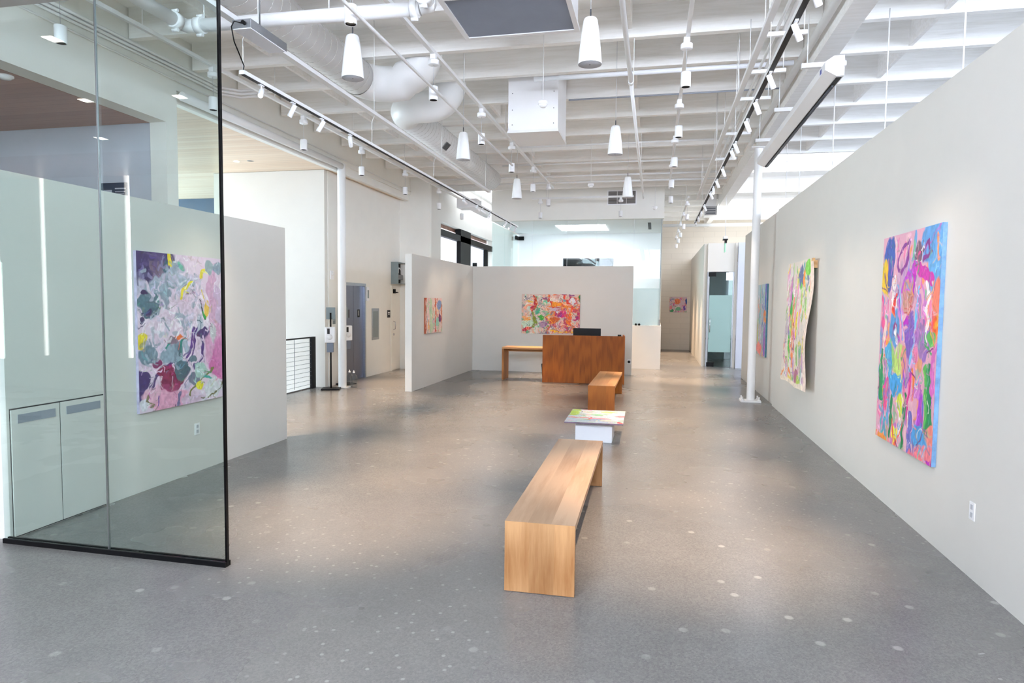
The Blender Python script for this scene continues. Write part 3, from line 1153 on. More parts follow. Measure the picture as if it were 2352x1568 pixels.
# channel struts that carry the pendants
def strut(x, z, y0, y1, label, w=.041, hang=(), cat='ceiling strut'):
    o = thing('ceiling_strut', label, cat, (x, y0, z))
    mesh_obj('channel', MB().box(x - w / 2, x + w / 2, y0, y1, z - .0205, z + .0205), steel_white, o)
    for y in hang:
        mesh_obj('hanger_rod', MB().tube((x, y, z + .0206), (x, y, DECK - .001), .005, 6), steel_white, o)
    return o


cs = thing('ceiling_strut', 'short white cross strut before the header carrying two pendants', 'ceiling strut', (-1.8, 17.366, ZS))
mesh_obj('channel', B(-3.3, -.6, 17.34, 17.39, ZS - .023, ZS + .023), steel_white, cs)
for x in (-2.9, -.7):
    mesh_obj('hanger_rod', MB().tube((x, 17.366, ZS + .0235), (x, 17.366, DECK - .001), .005, 6), steel_white, cs)
HR = [5.9, 8.3, 10.7, 13.1]
strut(-2.2 * KP, ZS, -2, 15.9, 'white channel strut over the middle row of pendants', w=.046, hang=HR)
strut(.272, ZS, -2, 16.3, 'white channel strut over the right row of pendants', hang=HR)
strut(-4.62 * KP, ZS, -2, 18.0, 'white channel strut over the left row of pendants', hang=HR)
strut(.91, 4.262, -2, 15.9, 'white channel strut left of the right-hand lighting track', w=.055, hang=[6.1, 8.3, 11.2, 14.5])
strut(-3.44, 4.10, -2, 13.3, 'wide white channel strut under the round duct', w=.07, hang=[5.2, 7.6, 10.2, 13.0])
strut(.70, 4.262, 15.6, 25.5, 'white channel strut over the corridor pendants', hang=[17, 20, 23])
tp = MB().tube((-2.417, -2, 4.12), (-2.417, 10.9, 4.12), .016, 10)
setp(mesh_obj('conduit', tp, steel_white), 'thin white conduit crossing the upper middle under the ducts', 'conduit')
o = thing('sprinkler_pipe', 'slim white sprinkler pipe right of centre running towards the header grille', 'pipe', (-.31, 0, 4.2))
mesh_obj('pipe_run', MB().tube((-.31, -2, 4.2), (-.31, 7.3, 4.2), .024, 14).tube((-.31, 7.3, 4.2), (-.31, 15.2, 4.2), .021, 14), steel_white, o)
mesh_obj('coupling', MB().tube((-.31, 7.26, 4.2), (-.31, 7.34, 4.2), .029, 14), steel_white, o)
mesh_obj('hanger_rod', MB().tube((-.31, 7.99, 4.22), (-.31, 7.99, 5.1), .005, 6).tube((-.31, 12.34, 4.22), (-.31, 12.34, 5.1), .005, 6), steel_white, o)

# fat grooved pipe crossing at upper left
o = thing('main_pipe', 'thick white pipe with bolted couplings crossing at upper left', 'pipe', (-3.0, 5.0, 4.12))
ZP = 4.30
mesh_obj('pipe_run', MB().tube((-4.18, 5.34, ZP), (-2.02, 5.40, ZP), .058, 20), steel_white, o)
mesh_obj('pipe_run', MB().tube((-4.275, 5.25, ZP), (-4.30, -2, ZP), .058, 20), steel_white, o)
mesh_obj('pipe_run', MB().tube((-1.93, 5.42, ZP + .03), (-1.93, -2, ZP + .03), .052, 20), steel_white, o)
for (x, y, dx, dy) in ((-4.13, 5.341, .036, 0), (-4.275, 5.2, 0, .036), (-2.07, 5.399, .03, 0), (-1.93, 5.24, 0, .03)):
    zz = ZP + (.03 if x == -1.93 else 0)
    cc = mesh_obj('coupling', MB().tube((x - dx, y - dy, zz), (x + dx, y + dy, zz), .073, 20), steel_white, o)
    mesh_obj('bolt', MB().tube((x - .03, y, zz - .086), (x + .03, y, zz - .086), .016, 8).tube((x - .03, y, zz + .086), (x + .03, y, zz + .086), .014, 8), steel_white, cc)
mesh_obj('elbow', MB().path([(-4.18, 5.34, ZP), (-4.255, 5.33, ZP), (-4.275, 5.25, ZP)], .06, 16), steel_white, o)
mesh_obj('elbow', MB().path([(-2.02, 5.40, ZP), (-1.94, 5.41, ZP + .02), (-1.93, 5.35, ZP + .03)], .058, 16), steel_white, o)
mesh_obj('hanger_rod', MB().tube((-4.09, 5.345, ZP + .058), (-4.09, 5.345, 5.29), .006, 6).tube((-2.86, 5.377, ZP + .058), (-2.86, 5.377, 5.29), .006, 6), steel_white, o)


# round spiral ducts
def helix(p0, p1, R, pitch, r=.0035):
    p0, p1 = Vector(p0), Vector(p1)
    L = (p1 - p0).length
    n = int(L / pitch * 20)
    d = (p1 - p0) / L
    a = d.cross(Vector((0, 0, 1))).normalized()
    b = a.cross(d)
    return MB().path([p0 + d * (L * i / n) + (a * math.cos(2 * PI * i / 20) + b * math.sin(2 * PI * i / 20)) * R for i in range(n + 1)], r, 4, cap=False)


def arc(c, r, a0, a1, n, ax, ay):
    return [Vector(c) + Vector(ax) * (r * math.cos(a0 + (a1 - a0) * i / n)) + Vector(ay) * (r * math.sin(a0 + (a1 - a0) * i / n)) for i in range(n + 1)]


DX, DZ, DR = -3.83, 4.69, .222
o = thing('spiral_duct', 'white spiral duct running away towards the header, with small register', 'duct', (DX, 8, DZ - DR))
ysec = 9.33
path = arc((DX + .35, ysec + .35, DZ), .35, PI, 1.5 * PI, 8, (1, 0, 0), (0, 1, 0))
path2 = path + [Vector((DX + .5, ysec, DZ))] + arc((DX + .5, ysec, DZ + .32), .32, -PI / 2, 0, 8, (1, 0, 0), (0, 0, 1))[1:] + [Vector((DX + .82, ysec, DECK - .005))]
mesh_obj('duct_run', MB().tube((DX, ysec + .351, DZ), (DX, 15.05, DZ), DR, 40), steel_white, o)
mesh_obj('spiral_seam', helix((DX, ysec + .4, DZ), (DX, 15.05, DZ), DR, .14), seam_grey, o)
mesh_obj('elbow', MB().path(path2, DR + .004, 40, cap=False), steel_white, o)
o2 = thing('spiral_duct', 'white spiral duct coming from the upper left corner with a big elbow', 'duct', (DX, 3, DZ - DR))
ysec = 8.30
pathb = arc((DX + .34, ysec - .34, DZ), .34, PI, .5 * PI, 8, (1, 0, 0), (0, 1, 0))
pathb2 = pathb + [Vector((DX + .46, ysec, DZ))] + arc((DX + .46, ysec, DZ + .40), .34, -PI / 2, 0, 8, (1, 0, 0), (0, 0, 1))[1:] + [Vector((DX + .80, ysec, DECK - .005))]
mesh_obj('duct_run', MB().tube((DX, -2, DZ), (DX, ysec - .341, DZ), DR, 40), steel_white, o2)
mesh_obj('spiral_seam', helix((DX, 2.5, DZ), (DX, ysec - .36, DZ), DR, .14), seam_grey, o2)
mesh_obj('elbow', MB().path(pathb2, DR + .004, 40, cap=False), steel_white, o2)
for yy in (10.9, 14.1):
    mesh_obj('hanger_rod', MB().tube((DX + .12, yy, DZ + .18), (DX + .12, yy, 5.28), .006, 6), steel_white, o)
# louvred register let into the duct side
ang = math.radians(-42)
cx, cz = DX + math.cos(ang) * (DR + .004), DZ + math.sin(ang) * (DR + .004)
Mreg = Matrix.Translation((cx, 11.1, cz)) @ Matrix.Rotation(-ang, 4, 'Y')
mesh_obj('register', MB().box(0, .012, -.11, .11, -.07, .07).xform(Mreg), alu, o)
mesh_obj('register_louvre', MB().box(.0122, .0135, -.095, -.075, -.06, .06).box(.0122, .0135, -.06, -.04, -.06, .06).box(.0122, .0135, -.025, -.005, -.06, .06).box(.0122, .0135, .01, .03, -.06, .06).box(.0122, .0135, .045, .065, -.06, .06).box(.0122, .0135, .08, .1, -.06, .06).xform(Mreg), dark_slot, o)

# big return-air grille and boxed duct
o = thing('ceiling_grille', 'large grey return air grille in a white frame at the top', 'air grille', (-1.43, 6.4, 4.6))
mesh_obj('plenum', MB().box(-2.02, -.84, 5.9, 6.82, 4.62, 5.29), fixture_white, o)
fr = MB()
fr.box(-2.04, -1.99, 5.88, 6.84, 4.59, 4.62)
fr.box(-.87, -.82, 5.88, 6.84, 4.59, 4.62)
fr.box(-1.99, -.87, 6.79, 6.84, 4.59, 4.62)
fr.box(-1.99, -.87, 5.88, 5.93, 4.59, 4.62)
mesh_obj('frame', fr, fixture_white, o)
gr_ = MB()
for i in range(58):
    y = 5.935 + i * .0148
    gr_.poly([(-1.988, y, 4.612), (-.872, y, 4.612), (-.872, y + .011, 4.600), (-1.988, y + .011, 4.600)])
mesh_obj('louvre_blades', gr_, grille_grey, o)
mesh_obj('dark_backing', B(-1.989, -.871, 5.931, 6.789, 4.6155, 4.6195), louvre, o)

o = thing('boxed_duct', 'white boxed duct hanging from the ceiling in the middle', 'duct', (-1.75, 9.6, 4.22))
bx = MB()
bx.box(-2.12, -1.40, 9.25, 9.27, 4.23, 5.28)
bx.poly([(-2.12, 9.27, 4.23), (-1.40, 9.27, 4.23), (-1.40, 10.08, 4.23), (-2.12, 10.08, 4.23)])
bx.box(-2.12, -2.10, 9.271, 10.08, 4.232, 5.28)
bx.box(-1.42, -1.40, 9.271, 10.08, 4.232, 5.28)
bx.box(-2.099, -1.421, 10.06, 10.08, 4.232, 5.28)
mesh_obj('sheet_metal_box', bx, fixture_white, o)
sc_ = MB()
for x in (-2.06, -1.46):
    for z in (4.34, 4.55, 4.78):
        sc_.lathe([(0, 0), (.007, 0), (.007, .004), (0, .004)], n=6)
        sc_.v[-24:] = [Matrix.Translation((x, 9.249, z)) @ Matrix.Rotation(PI / 2, 4, 'X') @ v_ for v_ in sc_.v[-24:]]
mesh_obj('screws', sc_, dark_grey, o)
mesh_obj('flange', MB().box(-2.13, -1.39, 9.24, 9.249, 4.225, 4.26).box(-2.13, -2.1205, 9.25, 10.09, 4.225, 4.26).box(-1.3995, -1.39, 9.25, 10.09, 4.225, 4.26), steel_white, o)

o = thing('boxed_duct', 'white boxed duct with round flange above the far windows, left of the header', 'duct', (-5.0, 17.2, 4.5))
mesh_obj('sheet_metal_box', B(-5.3, -4.75, 17.0, 17.5, 4.34, 4.58), fixture_white, o)
mesh_obj('round_branch', MB().tube((-5.0, 17.501, 4.46), (-5.0, 19.0, 4.46), .14, 24), steel_white, o)
mesh_obj('hanger_rod', MB().tube((-5.2, 17.25, 4.5805), (-5.2, 17.25, DECK - .001), .006, 6), steel_white, o)

# grille in the header
o = thing('header_grille', 'grey louvred grille in the header wall above the glass room', 'air grille', (-.95, 18.2, 4.53))
mesh_obj('frame', MB().box(-1.35, -.55, 18.185, 18.199, 4.50, 4.53).box(-1.35, -.55, 18.185, 18.199, 4.87, 4.90).box(-1.35, -1.32, 18.185, 18.199, 4.531, 4.869).box(-.58, -.55, 18.185, 18.199, 4.531, 4.869), fixture_white, o)
mesh_obj('backing', B(-1.319, -.581, 18.193, 18.199, 4.531, 4.869), dark_grey, o)
lb = MB()
for i in range(13):
    z = 4.54 + i * .025
    lb.poly([(-1.319, 18.19, z), (-.581, 18.19, z), (-.581, 18.181, z + .014), (-1.319, 18.181, z + .014)])
mesh_obj('louvre_blades', lb, louvre, o)
mesh_obj('mullion', MB().box(-1.08, -1.07, 18.176, 18.1805, 4.531, 4.869).box(-.83, -.82, 18.176, 18.1805, 4.531, 4.869), fixture_white, o)
o = thing('header_grille', 'small louvred grille in the far corridor wall above the spotlights', 'air grille', (1.4, 19.0, 4.4))
mesh_obj('frame', MB().box(1.36, 1.70, 19.88, 19.89, 4.40, 4.66), louvre, o)
mesh_obj('louvre_blades', MB().box(1.40, 1.66, 19.87, 19.8795, 4.44, 4.47).box(1.40, 1.66, 19.87, 19.8795, 4.51, 4.54).box(1.40, 1.66, 19.87, 19.8795, 4.58, 4.61), dark_grey, o)
mesh_obj('duct_stub', B(1.38, 1.68, 19.8905, 20.6, 4.42, 5.295), fixture_white, o)


# lighting tracks
def track(x, z, y0, y1, label, hang, arm=None):
    o = thing('lighting_track', label, 'lighting track', (x, y0, z))
    mesh_obj('rail', MB().box(x - .024, x + .024, y0, y1, z, z + .032), steel_white, o)
    mesh_obj('slot', B(x - .021, x + .021, y0 + .01, y1 - .01, z - .0012, z - .0002), track_slot, o)
    for y in hang:
        if arm is None:
            mesh_obj('hanger_rod', MB().tube((x, y, z + .0352), (x, y, DECK - .002), .0035, 6), steel_white, o)
        else:
            mesh_obj('hanger_rod', MB().path([(x, y, z + .0352), (x, y, 4.0), (x + .01, y, 4.03), (arm, y, 4.079)], .0035, 6), steel_white, o)
    return o


TL, TR = (-3.47, 3.71), (.925, 3.80)
track(TL[0], TL[1], 5.0, 16.3, 'left lighting track with white spotlights, black slot below', [5.02, 7.6, 9.9, 12.8], arm=-3.44)
track(TR[0], TR[1], -1.0, 16.8, 'right lighting track beside the big white beam', [3.0, 6.1, 8.6, 11.2, 14.4])
TH = local(thing('track_spotlight', 'prototype', 'spotlight', (0, 0, 0)))
mesh_obj('adapter', B(-.012, .012, -.03, .03, -.012, -.0015), fixture_white, TH)
mesh_obj('stem', MB().tube((0, 0, -.012), (0, 0, -.05), .007, 8), fixture_white, TH)
hd = mesh_obj('lamp_head', MB().lathe([(0, .045), (.019, .045), (.022, .040), (.023, -.08), (.021, -.082), (.019, -.074), (0, -.0735)], n=24), fixture_white, TH)
hd.location = (0, 0, -.065)
ls = mesh_obj('lens', MB().lathe([(0, -.0752), (.018, -.0752), (.018, -.0745), (0, -.0745)], n=20), spot_glow, None, origin=(0, 0, 0))
ls.parent = hd
SL = spot_data('lamp', P_SPOT, TRKC, math.radians(46), .85, .02)
so = D.objects.new('lamp', SL)
COL.objects.link(so)
so.parent = hd
so.location = (0, 0, -.085)
spots = []
LYT = [(5.28, (-2.4, 3.0, 1.6)), (5.8, (-4.63, 5.7, 1.5)), (6.36, (-4.63, 5.9, 1.4)), (7.01, (-4.2, 9.5, .6)),
       (12.5, (-2.6, 16.5, 1.5)), (13.48, (-4.7, 13.4, 1.5)), (15.0, (-4.7, 13.6, 1.4)), (15.5, (-4.7, 14.2, 1.4)), (16.1, (-4.7, 15.9, 1.2))]
LYT += [(11.6, (-2.2, 16.5, 1.6)), (12.9, (-1.0, 16.5, 1.3))]
LYT.sort()
RYT = [(4.45, (2.09, 5.6, 1.5)), (5.0, (2.09, 5.9, 1.5)), (6.04, (2.09, 6.9, 1.3)), (6.82, (2.09, 7.6, 1.2)), (7.49, (2.09, 8.3, 1.3)),
       (8.49, (2.03, 9.6, 1.5)), (8.86, (2.03, 10.2, 1.6)), (10.0, (2.09, 11.4, 1.2)), (10.94, (2.12, 12.0, 1.2)), (11.6, (.8, 9.0, .3)),
       (12.1, (2.12, 13.6, 1.5)), (13.6, (2.12, 14.6, 1.3)), (14.6, (.3, 18.1, .8)), (15.5, (1.4, 19.4, 1.2)), (16.4, (.9, 26.4, 1.8))]
fst = True
for (tx, tz), ys, nm in ((TL, LYT, 'left'), (TR, RYT, 'right')):
    for i, (y, tgt) in enumerate(ys):
        lab = 'white track spotlight, %s from the viewer on the %s track' % (ORD[i], nm)
        if fst:
            fst = False
            c = TH
            c.location = (tx, y, tz)
            c['label'] = lab
        else:
            c = copy_tree(TH, (tx, y, tz), None, lab)
        c['group'] = 'spotlights on the %s track' % nm
        h_ = [q for q in D.objects if q.parent == c and q.name.startswith('lamp_head')][0]
        d = Vector(tgt) - Vector((tx, y, tz - .07))
        h_.rotation_euler = rot_to(d)

# racks and conduits beside the beam
for i, y in enumerate([3.0, 5.2, 6.9, 7.95, 8.95, 10.7, 12.5]):
    o = thing('conduit_rack', 'white trapeze bar carrying conduits by the right-hand beam, %s from the viewer' % ORD[i], 'pipe rack', (1.2, y, 4.42), group='trapeze bars by the beam')
    mesh_obj('cross_bar', B(.96, 1.38, y - .02, y + .02, 4.42, 4.461), steel_white, o)
    for x in (.99, 1.35):
        mesh_obj('hanger_rod', MB().tube((x, y, 4.4615), (x, y, DECK - .06 if abs(min(JY, key=lambda q: abs(q - y)) - y) > .12 else JB + .1), .005, 6), steel_white, o)
for i, (x, r) in enumerate([(1.10, .016), (1.17, .02), (1.25, .016)]):
    q = MB().tube((x, -2, 4.4615 + r), (x, 12.9, 4.4615 + r), r, 10)
    setp(mesh_obj('conduit', q, steel_white), 'white conduit on the trapeze bars, %s of three counted from the left' % ['first', 'middle', 'last'][i], 'conduit', 'conduits on the trapeze bars')
q = MB().tube((1.68, -2, 4.80), (1.68, 13, 4.80), .045, 16)
setp(mesh_obj('pipe', q, steel_white), 'thick white pipe clipped along the left face of the big beam', 'pipe')
# conduits on the left wall face
for i, (z, r) in enumerate([(4.895, .02), (4.845, .02), (4.80, .016), (4.74, .011)]):
    q = MB().path([(-6.27, -2, z), (-6.27, 8.2, z), (-6.24, 8.5, z - .02), (-6.1, 8.75, z + .0), (-5.7, 8.8, z + .02)] if i < 3 else [(-6.27, -2, z), (-6.27, 16.1, z - .1)], r, 10)
    setp(mesh_obj('conduit', q, steel_white), 'white conduit on the left wall face, %s' % ['topmost of four', 'second from top', 'third from top', 'lowest, running the whole length'][i], 'conduit', 'conduits on the left wall face')

# pipes running across below the joists
for i, (y, z, r, x0, x1, m_, lab) in enumerate([
        (8.72, 4.78, .03, -1.65, 1.6, cloth_white, 'white pipe crossing the ceiling right of the boxed duct, nearer one'),
        (9.62, 4.76, .012, -1.3, 1.6, grille_grey, 'thin grey conduit crossing the ceiling right of the boxed duct'),
        (12.66, 4.84, .018, -2.9, 1.4, steel_white, 'slim white pipe crossing before the far speakers'),
        (14.3, 4.84, .02, -3.4, 1.6, steel_white, 'slim white pipe crossing low behind the far speakers'),
        (15.7, 4.84, .025, -5.6, 1.6, steel_white, 'white pipe crossing just before the header, upper of two'),
        (16.3, 4.80, .025, -5.6, 1.6, steel_white, 'white pipe crossing just before the header, lower of two'),
        (22.0, 4.36, .05, .2, 6.2, steel_white, 'thick white pipe crossing the far corridor above the office')]):
    q = MB().tube((x0, y, z), (x1, y, z), r, 12)
    setp(mesh_obj('pipe', q, m_), lab, 'pipe')
o = thing('sprinkler_pipe', 'sprinkler pipe and rods just behind the top of the right-hand wall', 'pipe', (2.42, 4, 3.75))
mesh_obj('pipe_run', MB().tube((2.42, -1, 3.60), (2.42, 15.5, 3.60), .022, 12), steel_white, o)
for y in (4.0, 6.1, 7.95, 10.12, 12.3, 13.5):
    mesh_obj('hanger_rod', MB().tube((2.42, y, 3.62), (2.42, y, JB + .1), .007, 6), steel_white, o)
for y in (5.1, 7.2, 9.3, 11.4):
    hh = mesh_obj('sprinkler_head', MB().lathe([(0, 0), (.012, 0), (.008, .05), (.022, .055), (.022, .06), (0, .06)], (2.42, y, 3.622), 10), dark_grey, o)

# screen housing on brackets below the beam
o = thing('projection_screen', 'long white projection screen housing with black slot below the big beam', 'projection screen', (1.76, 7.4, 4.17))
pr = [(1.665, 4.235), (1.665, 4.32), (1.75, 4.375), (1.85, 4.375), (1.85, 4.17), (1.775, 4.17)]
hs = MB()
y0, y1 = 7.4, 12.0
n = len(pr)
for i in range(n):
    a, b = pr[i], pr[(i + 1) % n]
    hs.poly([(a[0], y0, a[1]), (b[0], y0, b[1]), (b[0], y1, b[1]), (a[0], y1, a[1])])
hs.poly([(a[0], y0, a[1]) for a in pr])
hs.poly([(a[0], y1, a[1]) for a in pr][::-1])
mesh_obj('housing', hs, fixture_white, o)
mesh_obj('end_cap', MB().poly([(a[0], y0 - .002, a[1]) for a in pr]), cloth_white, o)
mesh_obj('slot', B(1.785, 1.84, y0 + .05, y1 - .02, 4.168, 4.1698), track_slot, o)
mesh_obj('roller_tube', MB().tube((1.812, y0 + .3, 4.163), (1.812, y1 - .03, 4.163), .012, 10), dark_grey, o)
mesh_obj('label_tag', MB().poly([(1.6645, 7.55, 4.25), (1.6645, 7.62, 4.25), (1.6645, 7.62, 4.30), (1.6645, 7.55, 4.30)]), blue_tag, o)
for y in (7.75, 9.4, 11.05):
    mesh_obj('bracket', MB().box(1.50, 1.95, y - .025, y + .025, 4.38, 4.43).tube((1.56, y, 4.43), (1.56, y, 4.95), .006, 6), steel_white, o)

# fluorescent box under the wide strut, with black lead down to the track
o = thing('control_box', 'grey metal box with white underside hanging at upper left, black lead attached', 'light box', (-3.28, 4.9, 3.96))
mesh_obj('casing', B(-3.365, -3.195, 4.73, 5.25, 3.967, 4.035, b=.003), alu, o)
mesh_obj('underside', B(-3.359, -3.201, 4.736, 5.24, 3.96, 3.9665), cloth_white, o)
mesh_obj('lead', MB().path([(-3.27, 4.725, 4.0), (-3.31, 4.68, 4.0), (-3.335, 4.68, 3.96), (-3.34, 4.72, 3.86), (-3.36, 4.82, 3.79), (-3.42, 4.96, 3.76), (-3.468, 5.02, 3.7435)], .005, 8), black, o)
mesh_obj('plug', MB().tube((-3.25, 4.729, 4.0), (-3.25, 4.70, 4.0), .015, 12), black, o)
mesh_obj('hanger_rod', MB().tube((-3.28, 4.98, 4.0355), (-3.28, 4.98, DECK - .001), .006, 6), alu, o)

# smoke detectors
for (x, y, z, lab) in [(-1.38, 7.9, 4.16, 'white smoke detector hanging on a rod before the boxed duct'),
                       (-1.30, 13.1, 4.10, 'white smoke detector on a short rod left of the header grille'),
                       (-.05, 16.4, 4.10, 'white smoke detector on a rod right of the header grille')]:
    o = thing('smoke_detector', lab, 'smoke detector', (x, y, z), group='hanging smoke detectors')
    mesh_obj('rod', MB().tube((x, y, z + .075), (x, y, DECK - .001), .004, 6), steel_white, o)
    mesh_obj('mounting_box', MB().lathe([(0, .075), (.055, .075), (.06, .07), (.06, .035), (0, .035)], (x, y, z), 24), fixture_white, o)
    mesh_obj('detector_head', MB().lathe([(0, .0345), (.05, .0345), (.045, .02), (.03, .0), (.0, -.005)], (x, y, z), 24), speaker_white, o)

# edge-lit sign hanging from the beam end
o = thing('hanging_sign', 'green edge-lit acrylic sign seen edge-on, hanging on a rod from the beam end', 'sign', (1.8, 18.3, 3.2))
mesh_obj('rod', MB().tube((1.80, 18.3, 3.62), (1.80, 18.3, 4.655), .009, 8), steel_white, o)
mesh_obj('canopy', B(1.75, 1.85, 18.2, 18.4, 3.55, 3.62, b=.004), fixture_white, o)
mesh_obj('housing', MB().box(1.745, 1.86, 18.18, 18.42, 3.52, 3.5495).box(1.79, 1.835, 18.18, 18.42, 3.44, 3.5195), black, o)
mesh_obj('acrylic_plate', B(1.785, 1.80, 18.16, 18.44, 3.2, 3.435), green_plate, o)

# fittings in the boarded soffit
o = thing('recessed_light', 'round recessed light in the boarded soffit above the lift lobby', 'ceiling light', (-7.95, 11.26, 4.455))
mesh_obj('trim_ring', MB().lathe([(.05, 4.458), (.06, 4.452), (.045, 4.452)], (-7.95, 11.26, 0), 24), fixture_white, o)
mesh_obj('lens', MB().lathe([(0, 4.455), (.048, 4.455)], (-7.95, 11.26, 0), 24), lamp_glow, o)
o = thing('soffit_speaker', 'small dark speaker in the boarded soffit beside the round light', 'speaker', (-7.66, 11.27, 4.455))
mesh_obj('dark_cone', MB().lathe([(0, 4.454), (.05, 4.4575)], (-7.66, 11.27, 0), 20), dark_grey, o)
mesh_obj('bezel', MB().lathe([(.05, 4.452), (.065, 4.456)], (-7.66, 11.27, 0), 20), steel, o)
o = thing('smoke_detector', 'flat white smoke detector on the dark boarded ceiling at the left edge', 'smoke detector', (-6.66, 5.6, 4.1))
mesh_obj('base', MB().lathe([(0, 4.108), (.075, 4.108), (.075, 4.09), (0, 4.09)], (-6.68, 5.62, 0), 24), fixture_white, o)
mesh_obj('detector_head', MB().lathe([(.06, 4.0895), (.05, 4.07), (0, 4.065)], (-6.68, 5.62, 0), 24), speaker_white, o)

# square downlights of the entry soffit and of the glass room
for i, (x, y) in enumerate([(-4.41, 3.45), (-5.45, 2.15), (-6.55, .87), (-4.45, 2.1)]):
    o = thing('square_downlight', 'square downlight of the entry soffit mirrored in the glass screen, %s' % ['brightest at the left', 'over the dark boards', 'lowest at the left', 'right-hand one'][i], 'ceiling light', (x, y, 3.715), group='square downlights mirrored in the glass')
    mesh_obj('lens', B(x - .045, x + .045, y - .045, y + .045, 3.712, 3.7195), spot_glow, o)
    mesh_obj('trim', MB().box(x - .055, x + .055, y - .055, y - .046, 3.712, 3.7195).box(x - .055, x + .055, y + .046, y + .055, 3.712, 3.7195).box(x - .055, x - .046, y - .045, y + .045, 3.712, 3.7195).box(x + .046, x + .055, y - .045, y + .045, 3.712, 3.7195), fixture_white, o)
o = thing('ceiling_light_panel', 'bright light panel in the white ceiling of the glass room', 'ceiling light', (-2.2, 20.1, 4.11))
mesh_obj('diffuser', B(-2.96, -1.5, 19.35, 20.9, 4.108, 4.1165), room_panel, o)
mesh_obj('trim', MB().box(-3.0, -1.46, 19.31, 19.349, 4.108, 4.1165).box(-3.0, -1.46, 20.901, 20.94, 4.108, 4.1165), fixture_white, o)
o = thing('linear_diffuser', 'short dark slot diffuser in the glass room ceiling', 'air grille', (-.2, 19.8, 4.11))
mesh_obj('slot', B(-.25, -.16, 19.1, 20.8, 4.112, 4.1175), dark_slot, o)
mesh_obj('rim', MB().box(-.262, -.251, 19.1, 20.8, 4.108, 4.1175).box(-.159, -.148, 19.1, 20.8, 4.108, 4.1175), fixture_white, o)

# ------------------------------------------------------------------ glass room
gr = thing('glass_wall', 'clear glass wall panels of the room above the half wall', 'glass wall', (-2.2, 18.28, 1.2))
xs_ = [-4.60, -3.45, -2.45, -1.62, -.60, .12]
for a, b in zip(xs_[:-1], xs_[1:]):
    mesh_obj('glass_pane', B(a + .003, b - .003, 18.275, 18.287, 1.205, 4.115), glass_clear, gr)
for a in xs_[1:-1]:
    mesh_obj('joint', B(a - .0029, a + .0029, 18.276, 18.286, 1.205, 4.115), cloth_white, gr)
mesh_obj('frosted_film', B(-.59, .115, 18.288, 18.290, 1.205, 2.22), frosted, gr)
mesh_obj('edge_strip', B(.121, .134, 18.27, 18.30, 1.205, 4.115), grille_grey, gr)
gr = thing('glass_wall', 'clear glass side wall of the room on the corridor side', 'glass wall', (.15, 20, 1.2))
mesh_obj('glass_pane', B(.12, .132, 18.32, 21.9, 1.205, 4.115), glass_side, gr)
mesh_obj('frosted_film', B(.1335, .1355, 18.32, 21.9, 1.205, 2.22), frosted, gr)
mesh_obj('patch_fitting', B(.10, .15, 18.301, 18.40, 1.205, 1.37), dark_grey, gr)
gr = thing('glass_wall', 'greenish glass side wall of the room beside the windows', 'glass wall', (-4.63, 20, 0))
mesh_obj('glass_pane', B(-4.64, -4.628, 18.3, 19.9, .01, 4.1), glass_side, gr)
mesh_obj('glass_pane', B(-4.64, -4.628, 19.91, 21.88, .01, 4.1), glass_side, gr)
mesh_obj('patch_fitting', MB().box(-4.66, -4.61, 21.55, 21.9, 3.92, 4.05).box(-4.60, -4.42, 21.86, 21.9, 3.92, 4.05), black, gr)
tv = thing('television', 'dark flat television on the back wall of the glass room', 'television', (-2.2, 21.9, 2.4))
mesh_obj('screen', B(-3.02, -1.42, 21.86, 21.88, 2.35, 3.26, b=.004), black_gloss, tv)
mesh_obj('bezel', MB().box(-3.06, -1.38, 21.862, 21.918, 2.31, 2.349).box(-3.06, -1.38, 21.862, 21.918, 3.261, 3.30).box(-3.06, -3.021, 21.862, 21.918, 2.35, 3.26).box(-1.419, -1.38, 21.862, 21.918, 2.35, 3.26), dark_grey, tv)
pr_ = thing('paper_roll', 'white paper roll lying on the half wall ledge', 'paper roll', (-.40, 18.33, 1.2))
mesh_obj('roll', MB().tube((-.60, 18.335, 1.245), (-.26, 18.335, 1.245), .024, 16), cloth_white, pr_)
mesh_obj('roll_end', MB().tube((-.2595, 18.335, 1.245), (-.255, 18.335, 1.245), .024, 16, 0, .015), plinth_white, pr_)
for i, x in enumerate((-.50, -.41)):
    bb = thing('paper_weight', 'small black round weight on the half wall ledge, %s one' % ('left' if i == 0 else 'right'), 'weight', (x, 18.235, 1.2), group='black weights on the ledge')
    mesh_obj('disc', MB().lathe([(0, .001), (.03, .001), (.034, .03), (.02, .055), (0, .06)], (x, 18.235, 1.2), 20), black, bb)
bb = mesh_obj('card', MB().box(-.24, -.14, 18.235, 18.238, 1.201, 1.30), frosted)
setp(bb, 'small pale card standing on the half wall ledge', 'card')

